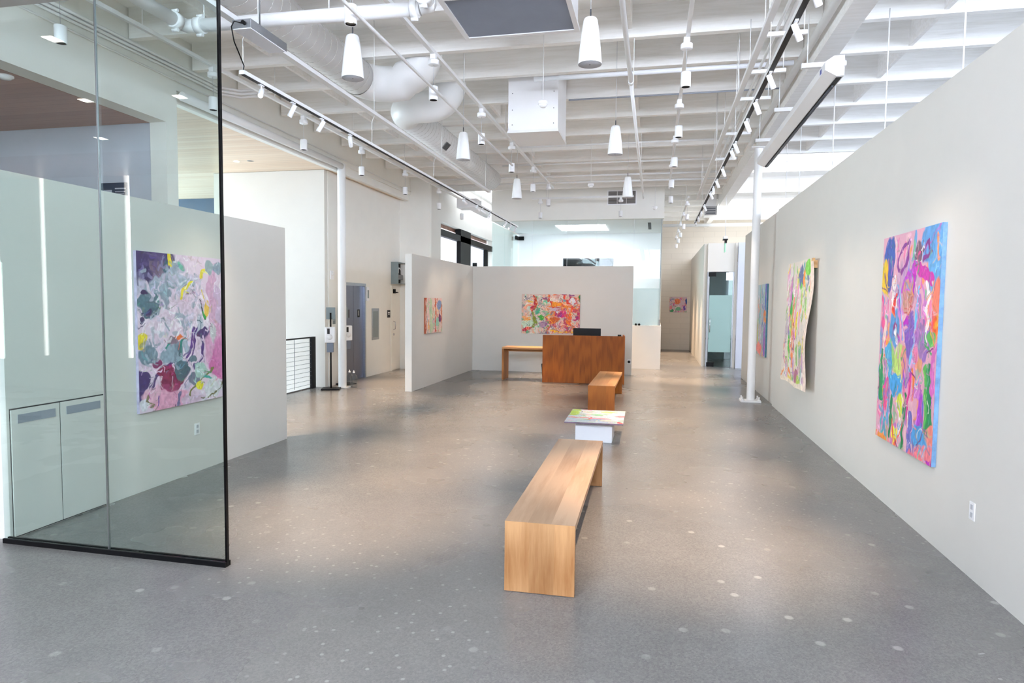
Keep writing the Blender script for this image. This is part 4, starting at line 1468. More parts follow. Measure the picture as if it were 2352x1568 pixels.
# glass door of the office
dr = thing('door_2', None, None, (1.8, 19.55, 0))
dr['kind'] = 'structure'
mesh_obj('glass_leaf', B(1.52, 2.16, 19.50, 19.512, .012, 2.72), glass_door, dr)
mesh_obj('frosted_film', B(1.53, 2.15, 19.4975, 19.4995, .43, 2.07), frost_door, dr)
mesh_obj('patch_fitting', MB().box(1.49, 1.70, 19.485, 19.527, 2.60, 2.72).box(1.49, 1.70, 19.485, 19.527, .012, .13), black, dr)
mesh_obj('side_glass', B(1.47, 1.482, 19.51, 19.58, .012, 2.72), glass_door, dr)
mesh_obj('door_frame', MB().box(1.462, 1.52, 19.50, 19.53, .0, 2.735, 0).box(2.165, 2.199, 19.49, 19.53, 0, 2.735), alu, dr)
mesh_obj('pull_handle', MB().tube((1.56, 19.45, 1.0), (1.56, 19.45, 1.4), .012, 8).tube((1.56, 19.45, 1.05), (1.56, 19.4985, 1.05), .007, 8).tube((1.56, 19.45, 1.35), (1.56, 19.4985, 1.35), .007, 8), chrome, dr)
o = thing('office_window_shade', 'bright window shade inside the office behind the glass door', 'window shade', (2.3, 22.2, 1))
mesh_obj('shade', B(2.35, 3.2, 22.37, 22.39, .8, 3.2), shade_soft, o)
mesh_obj('headrail', B(2.3, 3.25, 22.33, 22.395, 3.201, 3.26), alu, o)
ch = thing('desk', 'dark office desk seen through the bottom of the glass door', 'desk', (1.85, 21.4, 0))
mesh_obj('desktop', B(1.5, 2.7, 21.2, 21.8, .70, .73), dark_grey, ch)
for x in (1.52, 2.64):
    mesh_obj('leg', B(x, x + .04, 21.22, 21.26, .003, .6995), dark_grey, ch)
    mesh_obj('leg', B(x, x + .04, 21.72, 21.76, .003, .6995), dark_grey, ch)
ps = thing('poster', 'small blue poster on the grey recess wall behind the glass screen', 'poster', (-7.12, 7.46, 3.1))
mesh_obj('sheet', B(-7.34, -6.92, 7.462, 7.4685, 3.05, 3.345), blue_wall, ps)
mesh_obj('printing', MB().box(-7.12, -6.95, 7.459, 7.4618, 3.26, 3.275).box(-7.12, -6.96, 7.459, 7.4618, 3.22, 3.23).box(-7.12, -6.98, 7.459, 7.4618, 3.19, 3.20).box(-7.30, -7.17, 7.459, 7.4618, 3.1, 3.25), wall_grey, ps)

# ------------------------------------------------------------------ paintings
rng = np.random.RandomState(11)


def field(h, w, n, seed):
    r = np.random.RandomState(seed)
    g = r.rand(n + 2, n + 2)
    yy = np.linspace(0, n, h)
    xx = np.linspace(0, n, w)
    yi, xi = yy.astype(int), xx.astype(int)
    fy, fx = (yy - yi)[:, None], (xx - xi)[None, :]
    fy, fx = fy * fy * (3 - 2 * fy), fx * fx * (3 - 2 * fx)
    return (g[yi][:, xi] * (1 - fy) * (1 - fx) + g[yi + 1][:, xi] * fy * (1 - fx) + g[yi][:, xi + 1] * (1 - fy) * fx + g[yi + 1][:, xi + 1] * fy * fx) - .5


class Paint:
    """A small oil painter: paints blobs and brush strokes into a grid of colours (u right, v down, both 0..1)."""

    def __init__(s, w, h, aspect, bgc, seed=1):
        s.w, s.h, s.asp = w, h, aspect
        s.a = np.ones((h, w, 3)) * np.array(lin(bgc))
        u, v = np.meshgrid((np.arange(w) + .5) / w, (np.arange(h) + .5) / h)
        s.r = np.random.RandomState(seed)
        s.wx = field(h, w, 9, seed) * .11 + field(h, w, 26, seed + 1) * .06
        s.wy = field(h, w, 9, seed + 2) * .11 + field(h, w, 26, seed + 3) * .06
        s.u0, s.v0 = u, v / aspect
        s.streak = field(h, w, 60, seed + 5)
        s.k = .55

    def coords(s):
        return s.u0 + s.wx * s.k, s.v0 + s.wy * s.k

    def mix(s, mask, c, al):
        c = np.array(lin(c)) * (1 + s.streak[..., None] * .35)
        m = (mask * al)[..., None]
        s.a = s.a * (1 - m) + np.clip(c, 0, 1) * m

    def line(s, pts, w, c, al=1.0, soft=.004):
        x, y = s.coords()
        d = np.full(x.shape, 9.0)
        P = [(p[0], p[1] / s.asp) for p in pts]
        if len(P) == 1:
            P = P * 2
        for (ax, ay), (bx, by) in zip(P[:-1], P[1:]):
            dx, dy = bx - ax, by - ay
            L = dx * dx + dy * dy + 1e-9
            t = np.clip(((x - ax) * dx + (y - ay) * dy) / L, 0, 1)
            d = np.minimum(d, np.hypot(x - ax - t * dx, y - ay - t * dy))
        s.mix(np.clip((w / 2 - d) / soft + .5, 0, 1), c, al)
        return s

    def blob(s, cx, cy, rx, ry, c, al=1.0, soft=.15):
        x, y = s.coords()
        d = np.hypot((x - cx) / rx, (y - cy / s.asp) / (ry / s.asp))
        s.mix(np.clip((1 - d) / soft + .5, 0, 1), c, al)
        return s

    def detail(s, n, jit=.25, L=(.02, .07), w=(.003, .009), ang=None, lift=.0):
        r = s.r
        for _ in range(n):
            cx, cy = r.rand(), r.rand()
            base = s.a[min(s.h - 1, int(cy * s.h)), min(s.w - 1, int(cx * s.w))]
            k = 1 + r.normal() * jit
            col = np.clip(base * k + r.normal(0, .06, 3) + (lift if r.rand() < .3 else 0), .01, 1)
            srgb = [255 * (1.055 * c ** (1 / 2.4) - .055) for c in col]
            a = r.uniform(0, PI) if ang is None else ang + r.normal() * .35
            l_ = r.uniform(*L)
            b = a + r.normal() * 1.1
            p1 = (cx + math.cos(a) * l_ * .5, cy + math.sin(a) * l_ * .5 * s.asp)
            p2 = (p1[0] + math.cos(b) * l_ * .5, p1[1] + math.sin(b) * l_ * .5 * s.asp)
            s.line([(cx, cy), p1, p2], r.uniform(*w), srgb, r.uniform(.5, .95), .003)
        return s

    def dabs(s, n, pal, x0=0, x1=1, y0=0, y1=1, L=(.03, .12), w=(.01, .03), ang=None, al=(.6, 1), spread=.6):
        r = s.r
        for _ in range(n):
            cx, cy = r.uniform(x0, x1), r.uniform(y0, y1)
            a = r.uniform(0, PI) if ang is None else ang + r.normal() * spread
            l_ = r.uniform(*L)
            b = a + r.normal() * .7
            p0 = (cx, cy)
            p1 = (cx + math.cos(a) * l_ * .5, cy + math.sin(a) * l_ * .5 * s.asp)
            p2 = (p1[0] + math.cos(b) * l_ * .5, p1[1] + math.sin(b) * l_ * .5 * s.asp)
            s.line([p0, p1, p2], r.uniform(*w), pal[r.randint(len(pal))], r.uniform(*al))
        return s


def paint_mat(name):
    m, nt, bs = newmat(name)
    at = nt.nodes.new('ShaderNodeAttribute')
    at.attribute_name = 'pigment'
    v = mapping(nt)
    n = noise(nt, 240, 2, .6, v)
    r = ramp(nt, n.outputs['Fac'], [(.3, (.93, .93, .93)), (.7, (1.05, 1.05, 1.05))])
    mx = nt.nodes.new('ShaderNodeMix')
    mx.data_type = 'RGBA'
    mx.blend_type = 'MULTIPLY'
    mx.inputs[0].default_value = 1
    link(nt, at.outputs['Color'], mx.inputs[6])
    link(nt, r.outputs['Color'], mx.inputs[7])
    link(nt, mx.outputs[2], bs.inputs['Base Color'])
    bs.inputs['Roughness'].default_value = .5
    bs.inputs['Specular IOR Level'].default_value = .3
    n2 = noise(nt, 45, 4, .7, v)
    bump(nt, bs, n2.outputs['Fac'], .25, .004)
    return m


pigment = paint_mat('oil_pigment')


def surface(name, P, fn, parent):
    """Grid of painted canvas; fn(u, v) gives the world or local position."""
    w, h = P.w, P.h
    vs = [fn(i / w, j / h) for j in range(h + 1) for i in range(w + 1)]
    fs = [(j * (w + 1) + i, (j + 1) * (w + 1) + i, (j + 1) * (w + 1) + i + 1, j * (w + 1) + i + 1) for j in range(h) for i in range(w)]
    me = D.meshes.new(name)
    me.from_pydata(vs, [], fs)
    at = me.color_attributes.new('pigment', 'FLOAT_COLOR', 'CORNER')
    cols = np.ones((h * w, 4, 4), dtype=np.float32)
    cols[:, :, :3] = np.clip(P.a.reshape(-1, 1, 3), 0, 1)
    at.data.foreach_set('color', cols.ravel())
    me.materials.append(pigment)
    me.update()
    o = D.objects.new(name, me)
    COL.objects.link(o)
    o.parent = parent
    WORLD[o.name] = WORLD[parent.name]
    return o


def canvas(label, P, W_, H_, loc, rz, T=.04, side=(200, 190, 200)):
    """Stretched canvas on a wall; loc is its bottom-left corner at the wall, front faces local -Y."""
    o = local(thing('painting', label, 'painting', loc, rz))
    mesh_obj('stretcher_edge', B(0, W_, -T + .0008, -.001, 0, H_), paint('edge_%d' % len(MATS), side, .6, .25, 40, .1, nscale=14), o)
    surface('painted_canvas', P, lambda u, v: (u * W_, -T, (1 - v) * H_), o)
    return o


# --- large lilac and slate painting on the left wall
LIL = [(232, 206, 228), (226, 200, 222), (238, 216, 234), (206, 196, 220)]
SLT = [(168, 180, 198), (152, 166, 186), (184, 192, 208), (130, 148, 166)]
P = Paint(210, 262, .8, (236, 212, 232), 3)
P.dabs(60, LIL + [(250, 230, 245)], L=(.1, .25), w=(.03, .07))
P.blob(.12, .06, .32, .12, (84, 66, 116)).blob(.30, .04, .12, .07, (96, 76, 128)).blob(.22, .09, .08, .05, (130, 108, 130)).blob(.31, .1, .05, .03, (74, 106, 122))
P.dabs(14, [(66, 52, 100), (110, 86, 140), (150, 140, 180)], 0, .3, 0, .15, L=(.05, .12), w=(.015, .04))
for b in [(.28, .2, .16, .07), (.4, .17, .12, .06), (.18, .22, .13, .04), (.56, .2, .1, .05), (.33, .28, .12, .07), (.44, .08, .08, .04), (.52, .42, .13, .07), (.68, .48, .06, .08)]:
    P.blob(*b, SLT[int(b[0] * 10) % 4], .85)
P.blob(.12, .31, .1, .07, (98, 126, 142)).blob(.15, .38, .08, .04, (84, 112, 130)).blob(.55, .25, .09, .05, (140, 116, 134))
P.dabs(70, SLT + LIL, .1, .75, .1, .5, L=(.04, .12), w=(.012, .035))
P.dabs(26, LIL, .35, .7, .12, .42, L=(.06, .14), w=(.03, .06))
for b in [(.12, .37, .025, .03), (.05, .41, .03, .025), (.06, .24, .03, .02)]:
    P.blob(*b, (76, 56, 104))
P.line([(.345, .02), (.37, .08)], .045, (232, 210, 60)).line([(.6, .18), (.52, .225), (.475, .24), (.47, .28)], .035, (244, 222, 50)).line([(.745, .09), (.73, .13)], .04, (238, 216, 70))
P.line([(.75, .22), (.77, .3)], .02, (236, 204, 70)).line([(.79, .3), (.78, .4)], .05, (240, 196, 90)).line([(.9, .4), (.95, .47)], .02, (236, 186, 80)).line([(.93, .31), (.94, .33)], .03, (236, 180, 90))
P.blob(.05, .54, .07, .05, (246, 222, 60)).blob(.02, .57, .05, .035, (244, 214, 50))
P.line([(.86, .1), (.88, .3), (.86, .5)], .1, (216, 160, 198), .8).line([(.95, .2), (.96, .45)], .08, (206, 176, 210), .8)
P.blob(.9, .6, .14, .16, (226, 160, 200), .9).blob(.93, .76, .1, .1, (216, 116, 176)).blob(.97, .7, .08, .12, (220, 130, 186), .9)
P.blob(.87, .53, .05, .09, (206, 212, 214), .9).blob(.82, .07, .06, .05, (160, 176, 184)).blob(.95, .06, .08, .05, (150, 164, 182))
P.line([(.71, .31), (.72, .38), (.76, .42)], .03, (64, 74, 84)).line([(.73, .38), (.76, .41)], .03, (60, 176, 80)).line([(.47, .06), (.49, .09)], .03, (120, 190, 170))
P.blob(.74, .54, .07, .045, (86, 62, 122)).line([(.62, .5), (.6, .6), (.52, .68)], .03, (112, 72, 150)).line([(.65, .5), (.63, .64), (.55, .7), (.4, .73)], .022, (96, 62, 138))
P.line([(.74, .6), (.72, .7), (.62, .76)], .022, (88, 54, 132)).line([(.35, .71), (.2, .78), (.12, .84)], .035, (92, 66, 124)).blob(.02, .8, .08, .07, (78, 56, 116)).blob(.03, .88, .06, .04, (88, 66, 126))
P.blob(.36, .82, .16, .06, (134, 30, 80)).blob(.28, .78, .1, .04, (150, 44, 90)).blob(.35, .87, .13, .025, (158, 60, 108)).blob(.2, .7, .06, .04, (146, 60, 110))
P.dabs(22, [(150, 30, 78), (120, 20, 66), (236, 196, 220), (190, 80, 120)], .2, .52, .72, .88, L=(.02, .07), w=(.008, .02))
P.blob(.36, .66, .12, .06, (150, 168, 186)).blob(.46, .6, .05, .06, (90, 118, 134)).blob(.46, .73, .07, .05, (94, 118, 134)).blob(.47, .78, .08, .05, (84, 108, 122)).blob(.62, .69, .06, .03, (106, 128, 144)).blob(.1, .64, .12, .05, (120, 142, 160))
P.dabs(26, SLT, .02, .5, .5, .72, L=(.05, .1), w=(.015, .04))
P.line([(.36, .57), (.3, .62)], .014, (40, 150, 140)).line([(.5, .55), (.48, .62)], .02, (50, 140, 130)).blob(.44, .55, .06, .02, (238, 120, 60)).blob(.38, .57, .06, .03, (140, 116, 134))
P.blob(.3, .95, .28, .07, (238, 170, 200)).blob(.14, .9, .1, .06, (240, 186, 210)).blob(.6, .97, .12, .04, (226, 196, 220))
P.blob(.62, .84, .08, .05, (126, 128, 150)).line([(.86, .78), (.68, .86), (.58, .95)], .02, (130, 130, 70)).blob(.7, .89, .05, .04, (238, 222, 50)).blob(.72, .77, .08, .06, (170, 206, 196), .9)
P.line([(.77, .82), (.84, .85)], .025, (60, 170, 160)).line([(.75, .77), (.83, .8)], .015, (90, 160, 110)).blob(.88, .92, .12, .07, (224, 224, 230)).line([(.98, .86), (.96, .93), (.88, .97), (.7, .98)], .012, (110, 106, 60))
P.blob(.05, .95, .06, .05, (232, 228, 238)).line([(.12, .88), (.08, .93), (.14, .97), (.1, 1)], .02, (140, 126, 100)).line([(.22, .93), (.2, .98)], .015, (120, 80, 160))
P.line([(.46, .91), (.44, .99)], .03, (120, 116, 156))
P.detail(260, .3, lift=.12, L=(.03, .1), w=(.004, .014))
P.dabs(40, LIL + [(240, 240, 250)], .15, .8, .15, .6, L=(.04, .1), w=(.01, .022))
P.detail(200, .25, L=(.02, .06), w=(.003, .008), lift=.1)
canvas('large lilac, slate and purple abstract painting on the left wall behind the glass screen', P, 1.18, 1.495, (XL, 5.037, .738), PI / 2, .03, (190, 176, 200))

# --- tall blue, magenta and green painting on the right wall
P = Paint(190, 254, .75, (226, 170, 190), 9)
ALLC = [(236, 120, 170), (206, 120, 200), (90, 160, 214), (240, 150, 90), (150, 110, 190), (236, 190, 200), (120, 190, 150)]
P.dabs(120, ALLC, L=(.1, .3), w=(.015, .05), ang=PI / 2, spread=.25)
P.blob(.95, .12, .13, .2, (104, 170, 224)).blob(.8, .06, .12, .08, (96, 156, 214)).line([(.97, .02), (.7, .1)], .012, (170, 120, 200)).blob(.13, .1, .09, .12, (64, 96, 176)).blob(.16, .2, .07, .08, (80, 90, 170))
P.blob(.07, .2, .06, .09, (236, 196, 50)).line([(.03, .24), (.12, .28), (.06, .17)], .014, (140, 90, 120)).blob(.5, .22, .2, .12, (196, 160, 190), .8)
P.line([(.3, .12), (.38, .06), (.5, .05), (.5, .13), (.4, .18), (.3, .13)], .03, (140, 60, 150)).line([(.7, .1), (.8, .05), (.86, .1), (.75, .12)], .028, (138, 56, 140))
P.blob(.66, .1, .05, .07, (120, 90, 110)).dabs(16, [(240, 236, 236), (90, 60, 80), (200, 180, 190)], .6, .74, .03, .17, L=(.02, .05), w=(.006, .014))
P.line([(.62, .14), (.58, .22)], .07, (200, 50, 190)).line([(.68, .16), (.88, .22)], .08, (206, 56, 170)).line([(.62, .2), (.56, .35), (.5, .42)], .045, (186, 40, 190)).line([(.58, .15), (.44, .26)], .05, (190, 70, 200))
P.line([(.7, .25), (.64, .5), (.6, .64)], .034, (116, 196, 236)).line([(.36, .28), (.42, .4), (.46, .5)], .022, (170, 60, 200)).line([(.38, .25), (.44, .42), (.47, .5)], .02, (130, 200, 236))
P.line([(.28, .2), (.26, .36)], .06, (236, 230, 226), .9).line([(.32, .27), (.3, .4), (.36, .3)], .02, (240, 236, 230))
P.blob(.52, .3, .08, .07, (206, 150, 140)).dabs(7, [(200, 80, 80)], .46, .56, .3, .37, L=(.06, .08), w=(.008, .012), ang=0, spread=.1)
P.line([(.82, .24), (.86, .3), (.8, .33), (.86, .38), (.8, .48)], .028, (244, 238, 240)).line([(.72, .3), (.7, .5)], .05, (180, 120, 190)).blob(.57, .48, .07, .12, (126, 96, 184)).blob(.78, .48, .06, .08, (160, 120, 180))
P.blob(.98, .3, .1, .06, (240, 130, 110)).blob(.97, .42, .08, .05, (240, 120, 60)).dabs(10, [(244, 160, 50), (236, 80, 50)], .88, 1, .34, .46, L=(.03, .08), w=(.015, .03))
P.blob(.9, .47, .05, .04, (96, 186, 96)).line([(.84, .44), (.82, .5), (.92, .54), (.98, .53)], .014, (70, 170, 90)).line([(.02, .3), (.06, .42), (.12, .5)], .035, (230, 90, 150))
P.blob(.3, .46, .1, .08, (90, 150, 206)).line([(.26, .5), (.32, .44), (.38, .5), (.32, .56)], .02, (150, 60, 130)).blob(.33, .49, .03, .03, (240, 236, 236)).blob(.38, .56, .05, .07, (170, 66, 190))
P.line([(.32, .3), (.28, .38)], .05, (226, 60, 60)).line([(.1, .42), (.08, .56)], .05, (238, 210, 200)).line([(.14, .5), (.2, .56), (.12, .58)], .02, (240, 150, 60))
P.blob(.22, .6, .08, .07, (150, 200, 120)).blob(.4, .6, .12, .08, (190, 220, 120)).line([(.18, .56), (.24, .7), (.36, .74), (.46, .68)], .09, (80, 170, 216)).blob(.36, .72, .1, .05, (70, 160, 220)).blob(.48, .6, .05, .07, (226, 150, 140))
P.line([(.06, .55), (.04, .68), (.07, .78)], .06, (40, 150, 96)).line([(.12, .6), (.1, .75)], .025, (60, 170, 90)).line([(.6, .66), (.58, .84)], .05, (226, 60, 150)).line([(.62, .62), (.7, .76)], .016, (240, 130, 60))
P.line([(.9, .62), (.92, .86)], .11, (36, 140, 90)).line([(.84, .6), (.86, .84)], .04, (90, 180, 90)).line([(.97, .52), (.95, .68)], .08, (216, 110, 190)).line([(.78, .72), (.76, .92)], .055, (176, 70, 206)).line([(.82, .72), (.8, .9)], .02, (110, 110, 200))
P.line([(.3, .78), (.28, .97)], .05, (36, 140, 90)).line([(.54, .76), (.5, .98)], .04, (30, 136, 84)).line([(.42, .8), (.46, .92)], .05, (238, 236, 232)).blob(.46, .8, .05, .05, (206, 220, 60)).blob(.38, .95, .05, .04, (238, 226, 60)).line([(.3, .9), (.4, 1), (.5, .88)], .018, (238, 100, 70))
P.line([(.18, .72), (.16, .84)], .07, (226, 80, 150)).line([(.06, .86), (.1, .99), (.2, .88)], .02, (80, 180, 190)).line([(.12, .84), (.18, .98)], .03, (90, 170, 190)).blob(.78, .9, .12, .05, (76, 160, 220)).line([(.66, .84), (.62, .98)], .08, (110, 110, 190))
P.blob(.88, .97, .2, .05, (238, 130, 140)).blob(.7, .99, .1, .03, (236, 120, 136)).blob(.97, .99, .06, .02, (190, 50, 190)).dabs(6, [(206, 210, 230)], .78, .9, .92, .98, L=(.015, .02), w=(.01, .014)).blob(.1, .99, .12, .02, (240, 150, 70)).blob(.95, .88, .08, .04, (240, 140, 130))
P.dabs(60, ALLC + [(240, 236, 230)], L=(.05, .16), w=(.006, .016), ang=PI / 2, spread=.3)
P.detail(420, .3, ang=PI / 2, L=(.03, .12), w=(.004, .012), lift=.15)
P.dabs(36, [(240, 150, 60), (236, 80, 150), (90, 180, 220), (150, 70, 190), (240, 236, 226), (60, 170, 110), (120, 40, 110)], L=(.06, .16), w=(.006, .014), ang=PI / 2, spread=.5)
canvas('largest colourful painting on the right wall, blue and magenta with green at the foot', P, 1.26, 1.83, (XR, 6.65, .594), -PI / 2, .032, (110, 150, 190))

# --- unstretched canvas hung from a strip
MIX = [(226, 150, 190), (120, 190, 70), (236, 226, 220), (240, 214, 70), (90, 170, 180), (200, 130, 200), (240, 236, 232), (236, 150, 90), (110, 120, 160), (170, 210, 120)]
P = Paint(150, 190, .8, (226, 216, 206), 21)
P.dabs(150, MIX, .04, .96, .02, .95, L=(.08, .22), w=(.012, .05), ang=PI / 2, spread=.3)
P.blob(.62, .12, .1, .1, (96, 106, 150)).line([(.75, .1), (.72, .18)], .07, (244, 150, 60)).blob(.86, .06, .1, .05, (126, 200, 80)).blob(.62, .2, .05, .03, (110, 200, 80)).line([(.3, .28), (.24, .36), (.28, .4)], .07, (50, 176, 60)).line([(.26, .66), (.3, .78)], .06, (60, 180, 60)).line([(.22, .12), (.2, .6)], .05, (206, 120, 200), .8)
P.line([(.5, .2), (.48, .6)], .05, (232, 140, 190), .8).line([(.56, .42), (.52, .6)], .06, (244, 222, 60)).line([(.38, .3), (.38, .85)], .03, (240, 140, 90)).blob(.72, .66, .07, .03, (226, 220, 70)).blob(.75, .72, .07, .06, (120, 180, 150)).line([(.42, .5), (.42, .7)], .02, (200, 50, 110))
P.blob(.1, .55, .09, .12, (190, 180, 190), .8).line([(.12, .6), (.04, .66), (.14, .68)], .012, (90, 90, 110)).dabs(24, [(120, 120, 130), (70, 70, 90), (240, 240, 240)], .05, .9, .3, .95, L=(.06, .2), w=(.004, .009), ang=PI / 2, spread=.35)
P.blob(.6, .9, .1, .05, (180, 110, 140)).blob(.75, .93, .1, .04, (180, 210, 90)).blob(.3, .9, .04, .03, (240, 130, 60))
P.detail(300, .35, ang=PI / 2, L=(.03, .12), w=(.004, .012), lift=.1)
P.mix((np.clip((P.v0 * P.asp - .96) / .01, 0, 1)), (240, 226, 208), 1)
P.mix((np.clip((P.u0 - .93 - P.wx * .3) / .01, 0, 1)), (238, 218, 204), 1)
hc = thing('painting', 'unframed canvas hanging loose from a wooden strip on the right wall', 'painting', (2.0, 9.93, .65))


def hang(u, v):
    y = 10.62 - u * 1.40 - .04 * v * (1 - u)
    z = 2.425 - v * 1.76 + .015 * math.sin(u * 9) * v - (.025 * u * v)
    x = 2.0 - .05 * v + .018 * math.sin(u * 7 + v * 5) * v + .025 * math.sin(v * 8) * (u ** 3) - .02 * (1 - u) ** 4 + .035 * max(0, u - .9) * 10 * .5
    wo = WORLD[hc.name]
    return (x - wo.x, y - wo.y, z - wo.z)


cv = surface('painted_canvas', P, hang, hc)
sm = cv.modifiers.new('cloth_thickness', 'SOLIDIFY')
sm.thickness = .004
sm.offset = -1
mesh_obj('hanging_strip', B(2.012, 2.04, 9.20, 10.6, 2.385, 2.425), strip_wood, hc)
for y in (9.30, 10.45):
    mesh_obj('wall_block', B(2.0405, 2.093, y, y + .04, 2.30, 2.40), strip_wood, hc)

# --- small painting beyond the right-hand column
P = Paint(80, 110, .8, (170, 190, 200), 33)
P.dabs(90, [(110, 180, 190), (90, 130, 190), (226, 140, 150), (240, 170, 90), (170, 120, 190), (230, 220, 225), (150, 200, 170)], L=(.08, .3), w=(.02, .06), ang=PI / 2, spread=.25)
P.line([(.3, .02), (.28, .5)], .1, (110, 180, 180), .9).line([(.92, .05), (.9, .3)], .14, (40, 90, 190)).blob(.86, .4, .12, .05, (244, 130, 30)).blob(.88, .5, .1, .05, (240, 150, 60)).line([(.85, .6), (.88, .95)], .16, (150, 100, 200)).blob(.3, .9, .3, .08, (240, 130, 120)).line([(.1, .5), (.1, .8)], .08, (190, 210, 90))
P.dabs(40, [(240, 236, 230), (60, 150, 160), (200, 90, 150)], L=(.05, .15), w=(.008, .02), ang=PI / 2, spread=.3)
P.detail(160, .3, ang=PI / 2, L=(.04, .14), w=(.006, .016), lift=.1)
canvas('narrow looking turquoise and orange painting on the right wall, just beyond the column', P, 1.07, 1.42, (XR + .03, 14.28, .79), -PI / 2, .033, (60, 110, 130))

# --- wide red and orange painting on the partition
P = Paint(190, 130, 1.47, (214, 190, 180), 41)
HOT = [(206, 40, 40), (236, 120, 30), (244, 160, 40), (190, 30, 80), (236, 180, 160), (226, 90, 40)]
COOL = [(120, 180, 140), (196, 226, 206), (240, 180, 150), (130, 120, 140), (60, 160, 110), (236, 220, 210)]
P.dabs(140, COOL + HOT[4:5], 0, .5, 0, 1, L=(.03, .12), w=(.012, .04))
P.dabs(150, HOT + [(236, 214, 206), (130, 50, 120)], .45, 1, 0, 1, L=(.03, .12), w=(.012, .04))
P.blob(.12, .72, .12, .14, (206, 230, 206)).blob(.05, .6, .05, .06, (242, 170, 110)).blob(.12, .63, .04, .03, (244, 160, 50)).blob(.06, .9, .06, .05, (200, 30, 60)).blob(.14, .88, .04, .03, (236, 80, 40)).line([(.06, .36), (.16, .3)], .05, (242, 170, 140)).blob(.12, .2, .06, .03, (240, 190, 50))
P.line([(.22, .04), (.24, .3), (.19, .46)], .055, (196, 60, 30)).line([(.2, .2), (.2, .4)], .03, (190, 30, 60)).line([(.2, .5), (.24, .7), (.21, .85)], .05, (130, 150, 50)).blob(.36, .58, .05, .06, (60, 170, 60)).blob(.43, .86, .02, .04, (40, 160, 70)).blob(.4, .2, .03, .08, (120, 200, 160)).line([(.32, .4), (.26, .5)], .04, (60, 180, 130))
P.line([(.45, .03), (.44, .14)], .05, (210, 50, 40)).line([(.49, .18), (.57, .3)], .04, (220, 60, 30)).line([(.5, .1), (.62, .2), (.74, .26)], .06, (240, 220, 210)).line([(.56, .25), (.7, .22), (.74, .32), (.84, .34)], .05, (242, 150, 30)).blob(.76, .24, .06, .06, (242, 190, 160)).line([(.72, .04), (.78, .1), (.8, .2)], .035, (220, 60, 30)).blob(.73, .13, .025, .04, (100, 160, 170)).blob(.86, .16, .04, .05, (226, 220, 226))
P.blob(.58, .4, .08, .09, (200, 180, 200)).blob(.72, .5, .07, .1, (216, 40, 120)).blob(.67, .54, .04, .06, (130, 40, 130)).blob(.58, .62, .09, .06, (206, 100, 30)).blob(.68, .58, .02, .03, (240, 230, 236)).blob(.61, .47, .02, .03, (236, 226, 236)).line([(.42, .6), (.46, .7), (.5, .82)], .03, (190, 30, 60)).line([(.47, .62), (.54, .68), (.52, .78), (.46, .68)], .018, (242, 170, 50)).blob(.37, .78, .07, .1, (170, 130, 170), .8).line([(.33, .72), (.4, .7), (.43, .8), (.36, .88)], .012, (130, 40, 120))
P.line([(.88, .3), (.86, .55), (.82, .75)], .045, (236, 100, 30)).line([(.93, .4), (.98, .46), (.95, .6), (.9, .66)], .03, (180, 30, 100)).line([(.99, .08), (.985, .2)], .03, (50, 130, 80)).blob(.89, .32, .03, .05, (226, 50, 40)).dabs(22, [(130, 30, 100), (170, 40, 90), (240, 160, 180)], .6, 1, .6, .95, L=(.03, .08), w=(.01, .02))
P.line([(.5, .95), (.9, .97)], .03, (244, 190, 50)).line([(.3, .97), (.45, .98)], .04, (140, 130, 150)).dabs(60, [(70, 50, 70), (240, 236, 230), (90, 70, 110)], L=(.02, .06), w=(.003, .007))
P.dabs(120, HOT + [(226, 60, 40), (150, 30, 90)], .4, 1, 0, 1, L=(.02, .07), w=(.006, .016))
P.dabs(80, COOL + [(70, 60, 90), (240, 170, 60), (150, 120, 150)], 0, .5, 0, 1, L=(.02, .07), w=(.006, .014))
P.detail(520, .5, L=(.015, .05), w=(.003, .008), lift=.1)
P.dabs(60, [(60, 60, 80), (240, 236, 230), (236, 190, 60), (60, 150, 100), (200, 40, 60)], L=(.02, .05), w=(.003, .008))
canvas('wide red, orange and green abstract painting above the reception desk', P, 1.515, 1.02, (-3.37, 16.53, 1.0), 0, .035, (200, 190, 180))

# --- small upright painting on the left leg of the partition
P = Paint(80, 70, 1.45, (226, 200, 190), 51)
P.dabs(80, [(150, 200, 150), (236, 180, 190), (206, 110, 70), (240, 220, 215), (120, 170, 180), (236, 190, 120)], L=(.06, .2), w=(.02, .05), ang=PI / 2, spread=.3)
P.line([(.3, .1), (.35, .9)], .16, (170, 210, 160), .7).line([(.58, .05), (.6, .95)], .05, (200, 90, 60)).line([(.03, .02), (.03, 1)], .05, (196, 90, 60)).blob(.8, .2, .16, .14, (130, 150, 190)).blob(.85, .6, .1, .12, (130, 60, 110)).blob(.7, .7, .07, .16, (150, 200, 180)).line([(.98, .2), (.98, .9)], .05, (206, 110, 60))
P.dabs(30, [(90, 60, 70), (240, 236, 230)], L=(.04, .1), w=(.005, .012), ang=PI / 2, spread=.4)
canvas('small green and rust painting on the short left leg of the white partition', P, 1.09, .75, (-4.70, 12.83, 1.125), PI / 2, .03, (170, 90, 60))

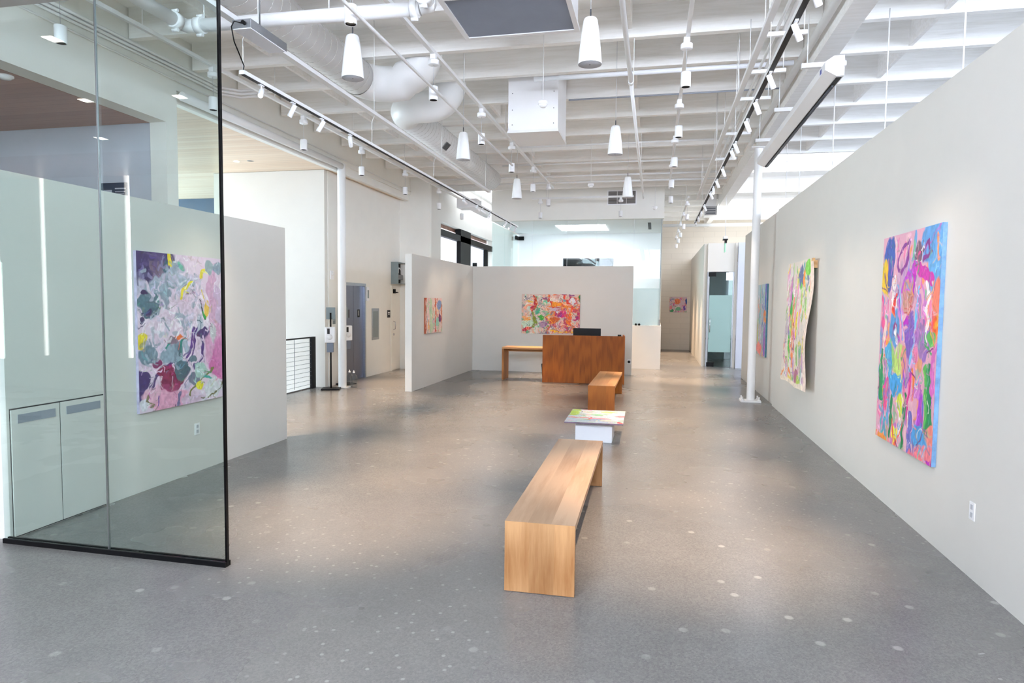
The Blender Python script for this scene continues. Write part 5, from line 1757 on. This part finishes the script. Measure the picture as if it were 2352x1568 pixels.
# --- small square painting on the far corridor wall
P = Paint(90, 80, 1.1, (220, 190, 200), 61)
P.dabs(90, [(220, 100, 170), (240, 150, 100), (230, 220, 215), (120, 130, 180), (206, 60, 140), (150, 190, 150), (240, 180, 90)], L=(.05, .18), w=(.02, .05))
P.blob(.46, .3, .16, .2, (240, 140, 90)).line([(.36, .2), (.42, .45)], .02, (200, 50, 60)).line([(.5, .2), (.5, .5)], .02, (190, 40, 60)).blob(.5, .78, .2, .12, (130, 190, 150)).line([(.3, .95), (.36, .7), (.5, .6), (.6, .64)], .03, (240, 238, 230)).blob(.16, .9, .12, .07, (50, 150, 90)).blob(.85, .75, .07, .15, (110, 70, 170)).blob(.97, .3, .04, .2, (40, 80, 150)).blob(.1, .7, .07, .12, (236, 140, 150))
canvas('small square pink and orange painting on the far corridor wall', P, .67, .60, (.56, 26.4, 1.48), 0, .03, (210, 160, 150))

# --- painting lying flat on the plinth
P = Paint(120, 150, .74, (206, 214, 220), 71)
P.dabs(150, [(150, 190, 210), (236, 170, 180), (150, 200, 160), (190, 200, 226), (240, 226, 190), (206, 216, 220), (206, 206, 200), (180, 206, 216)], L=(.1, .3), w=(.02, .06), ang=0, spread=.35)
P.blob(.08, .2, .1, .3, (176, 206, 60)).line([(.05, .66), (.2, .62), (.4, .66)], .05, (244, 110, 50)).line([(.44, .62), (.4, .75)], .05, (240, 100, 40)).blob(.6, .68, .2, .04, (236, 150, 170)).blob(.92, .45, .1, .06, (236, 120, 130)).line([(.16, .05), (.22, .22)], .02, (90, 80, 120)).line([(.22, .04), (.14, .2)], .02, (240, 240, 245)).blob(.5, .4, .12, .05, (130, 200, 140)).blob(.7, .15, .15, .08, (226, 220, 120)).blob(.9, .1, .12, .08, (196, 206, 190)).blob(.95, .93, .05, .05, (206, 60, 70))
P.dabs(50, [(240, 240, 245), (110, 150, 190), (226, 100, 130)], L=(.05, .15), w=(.006, .014), ang=0, spread=.4)
P.detail(200, .25, ang=0, L=(.04, .12), w=(.005, .014), lift=.08)
o = local(thing('painting', 'pastel painting lying flat on the low white plinth', 'painting', (-1.10, 8.20, .263), math.radians(.8)))
mesh_obj('stretcher_edge', B(0, .745, 0, 1.0, .001, .0172), paint('edge_flat', (110, 90, 110), .6, .3, 40, .1, nscale=14), o)
surface('painted_canvas', P, lambda u, v: (u * .745, (1 - v) * 1.0, .018), o)
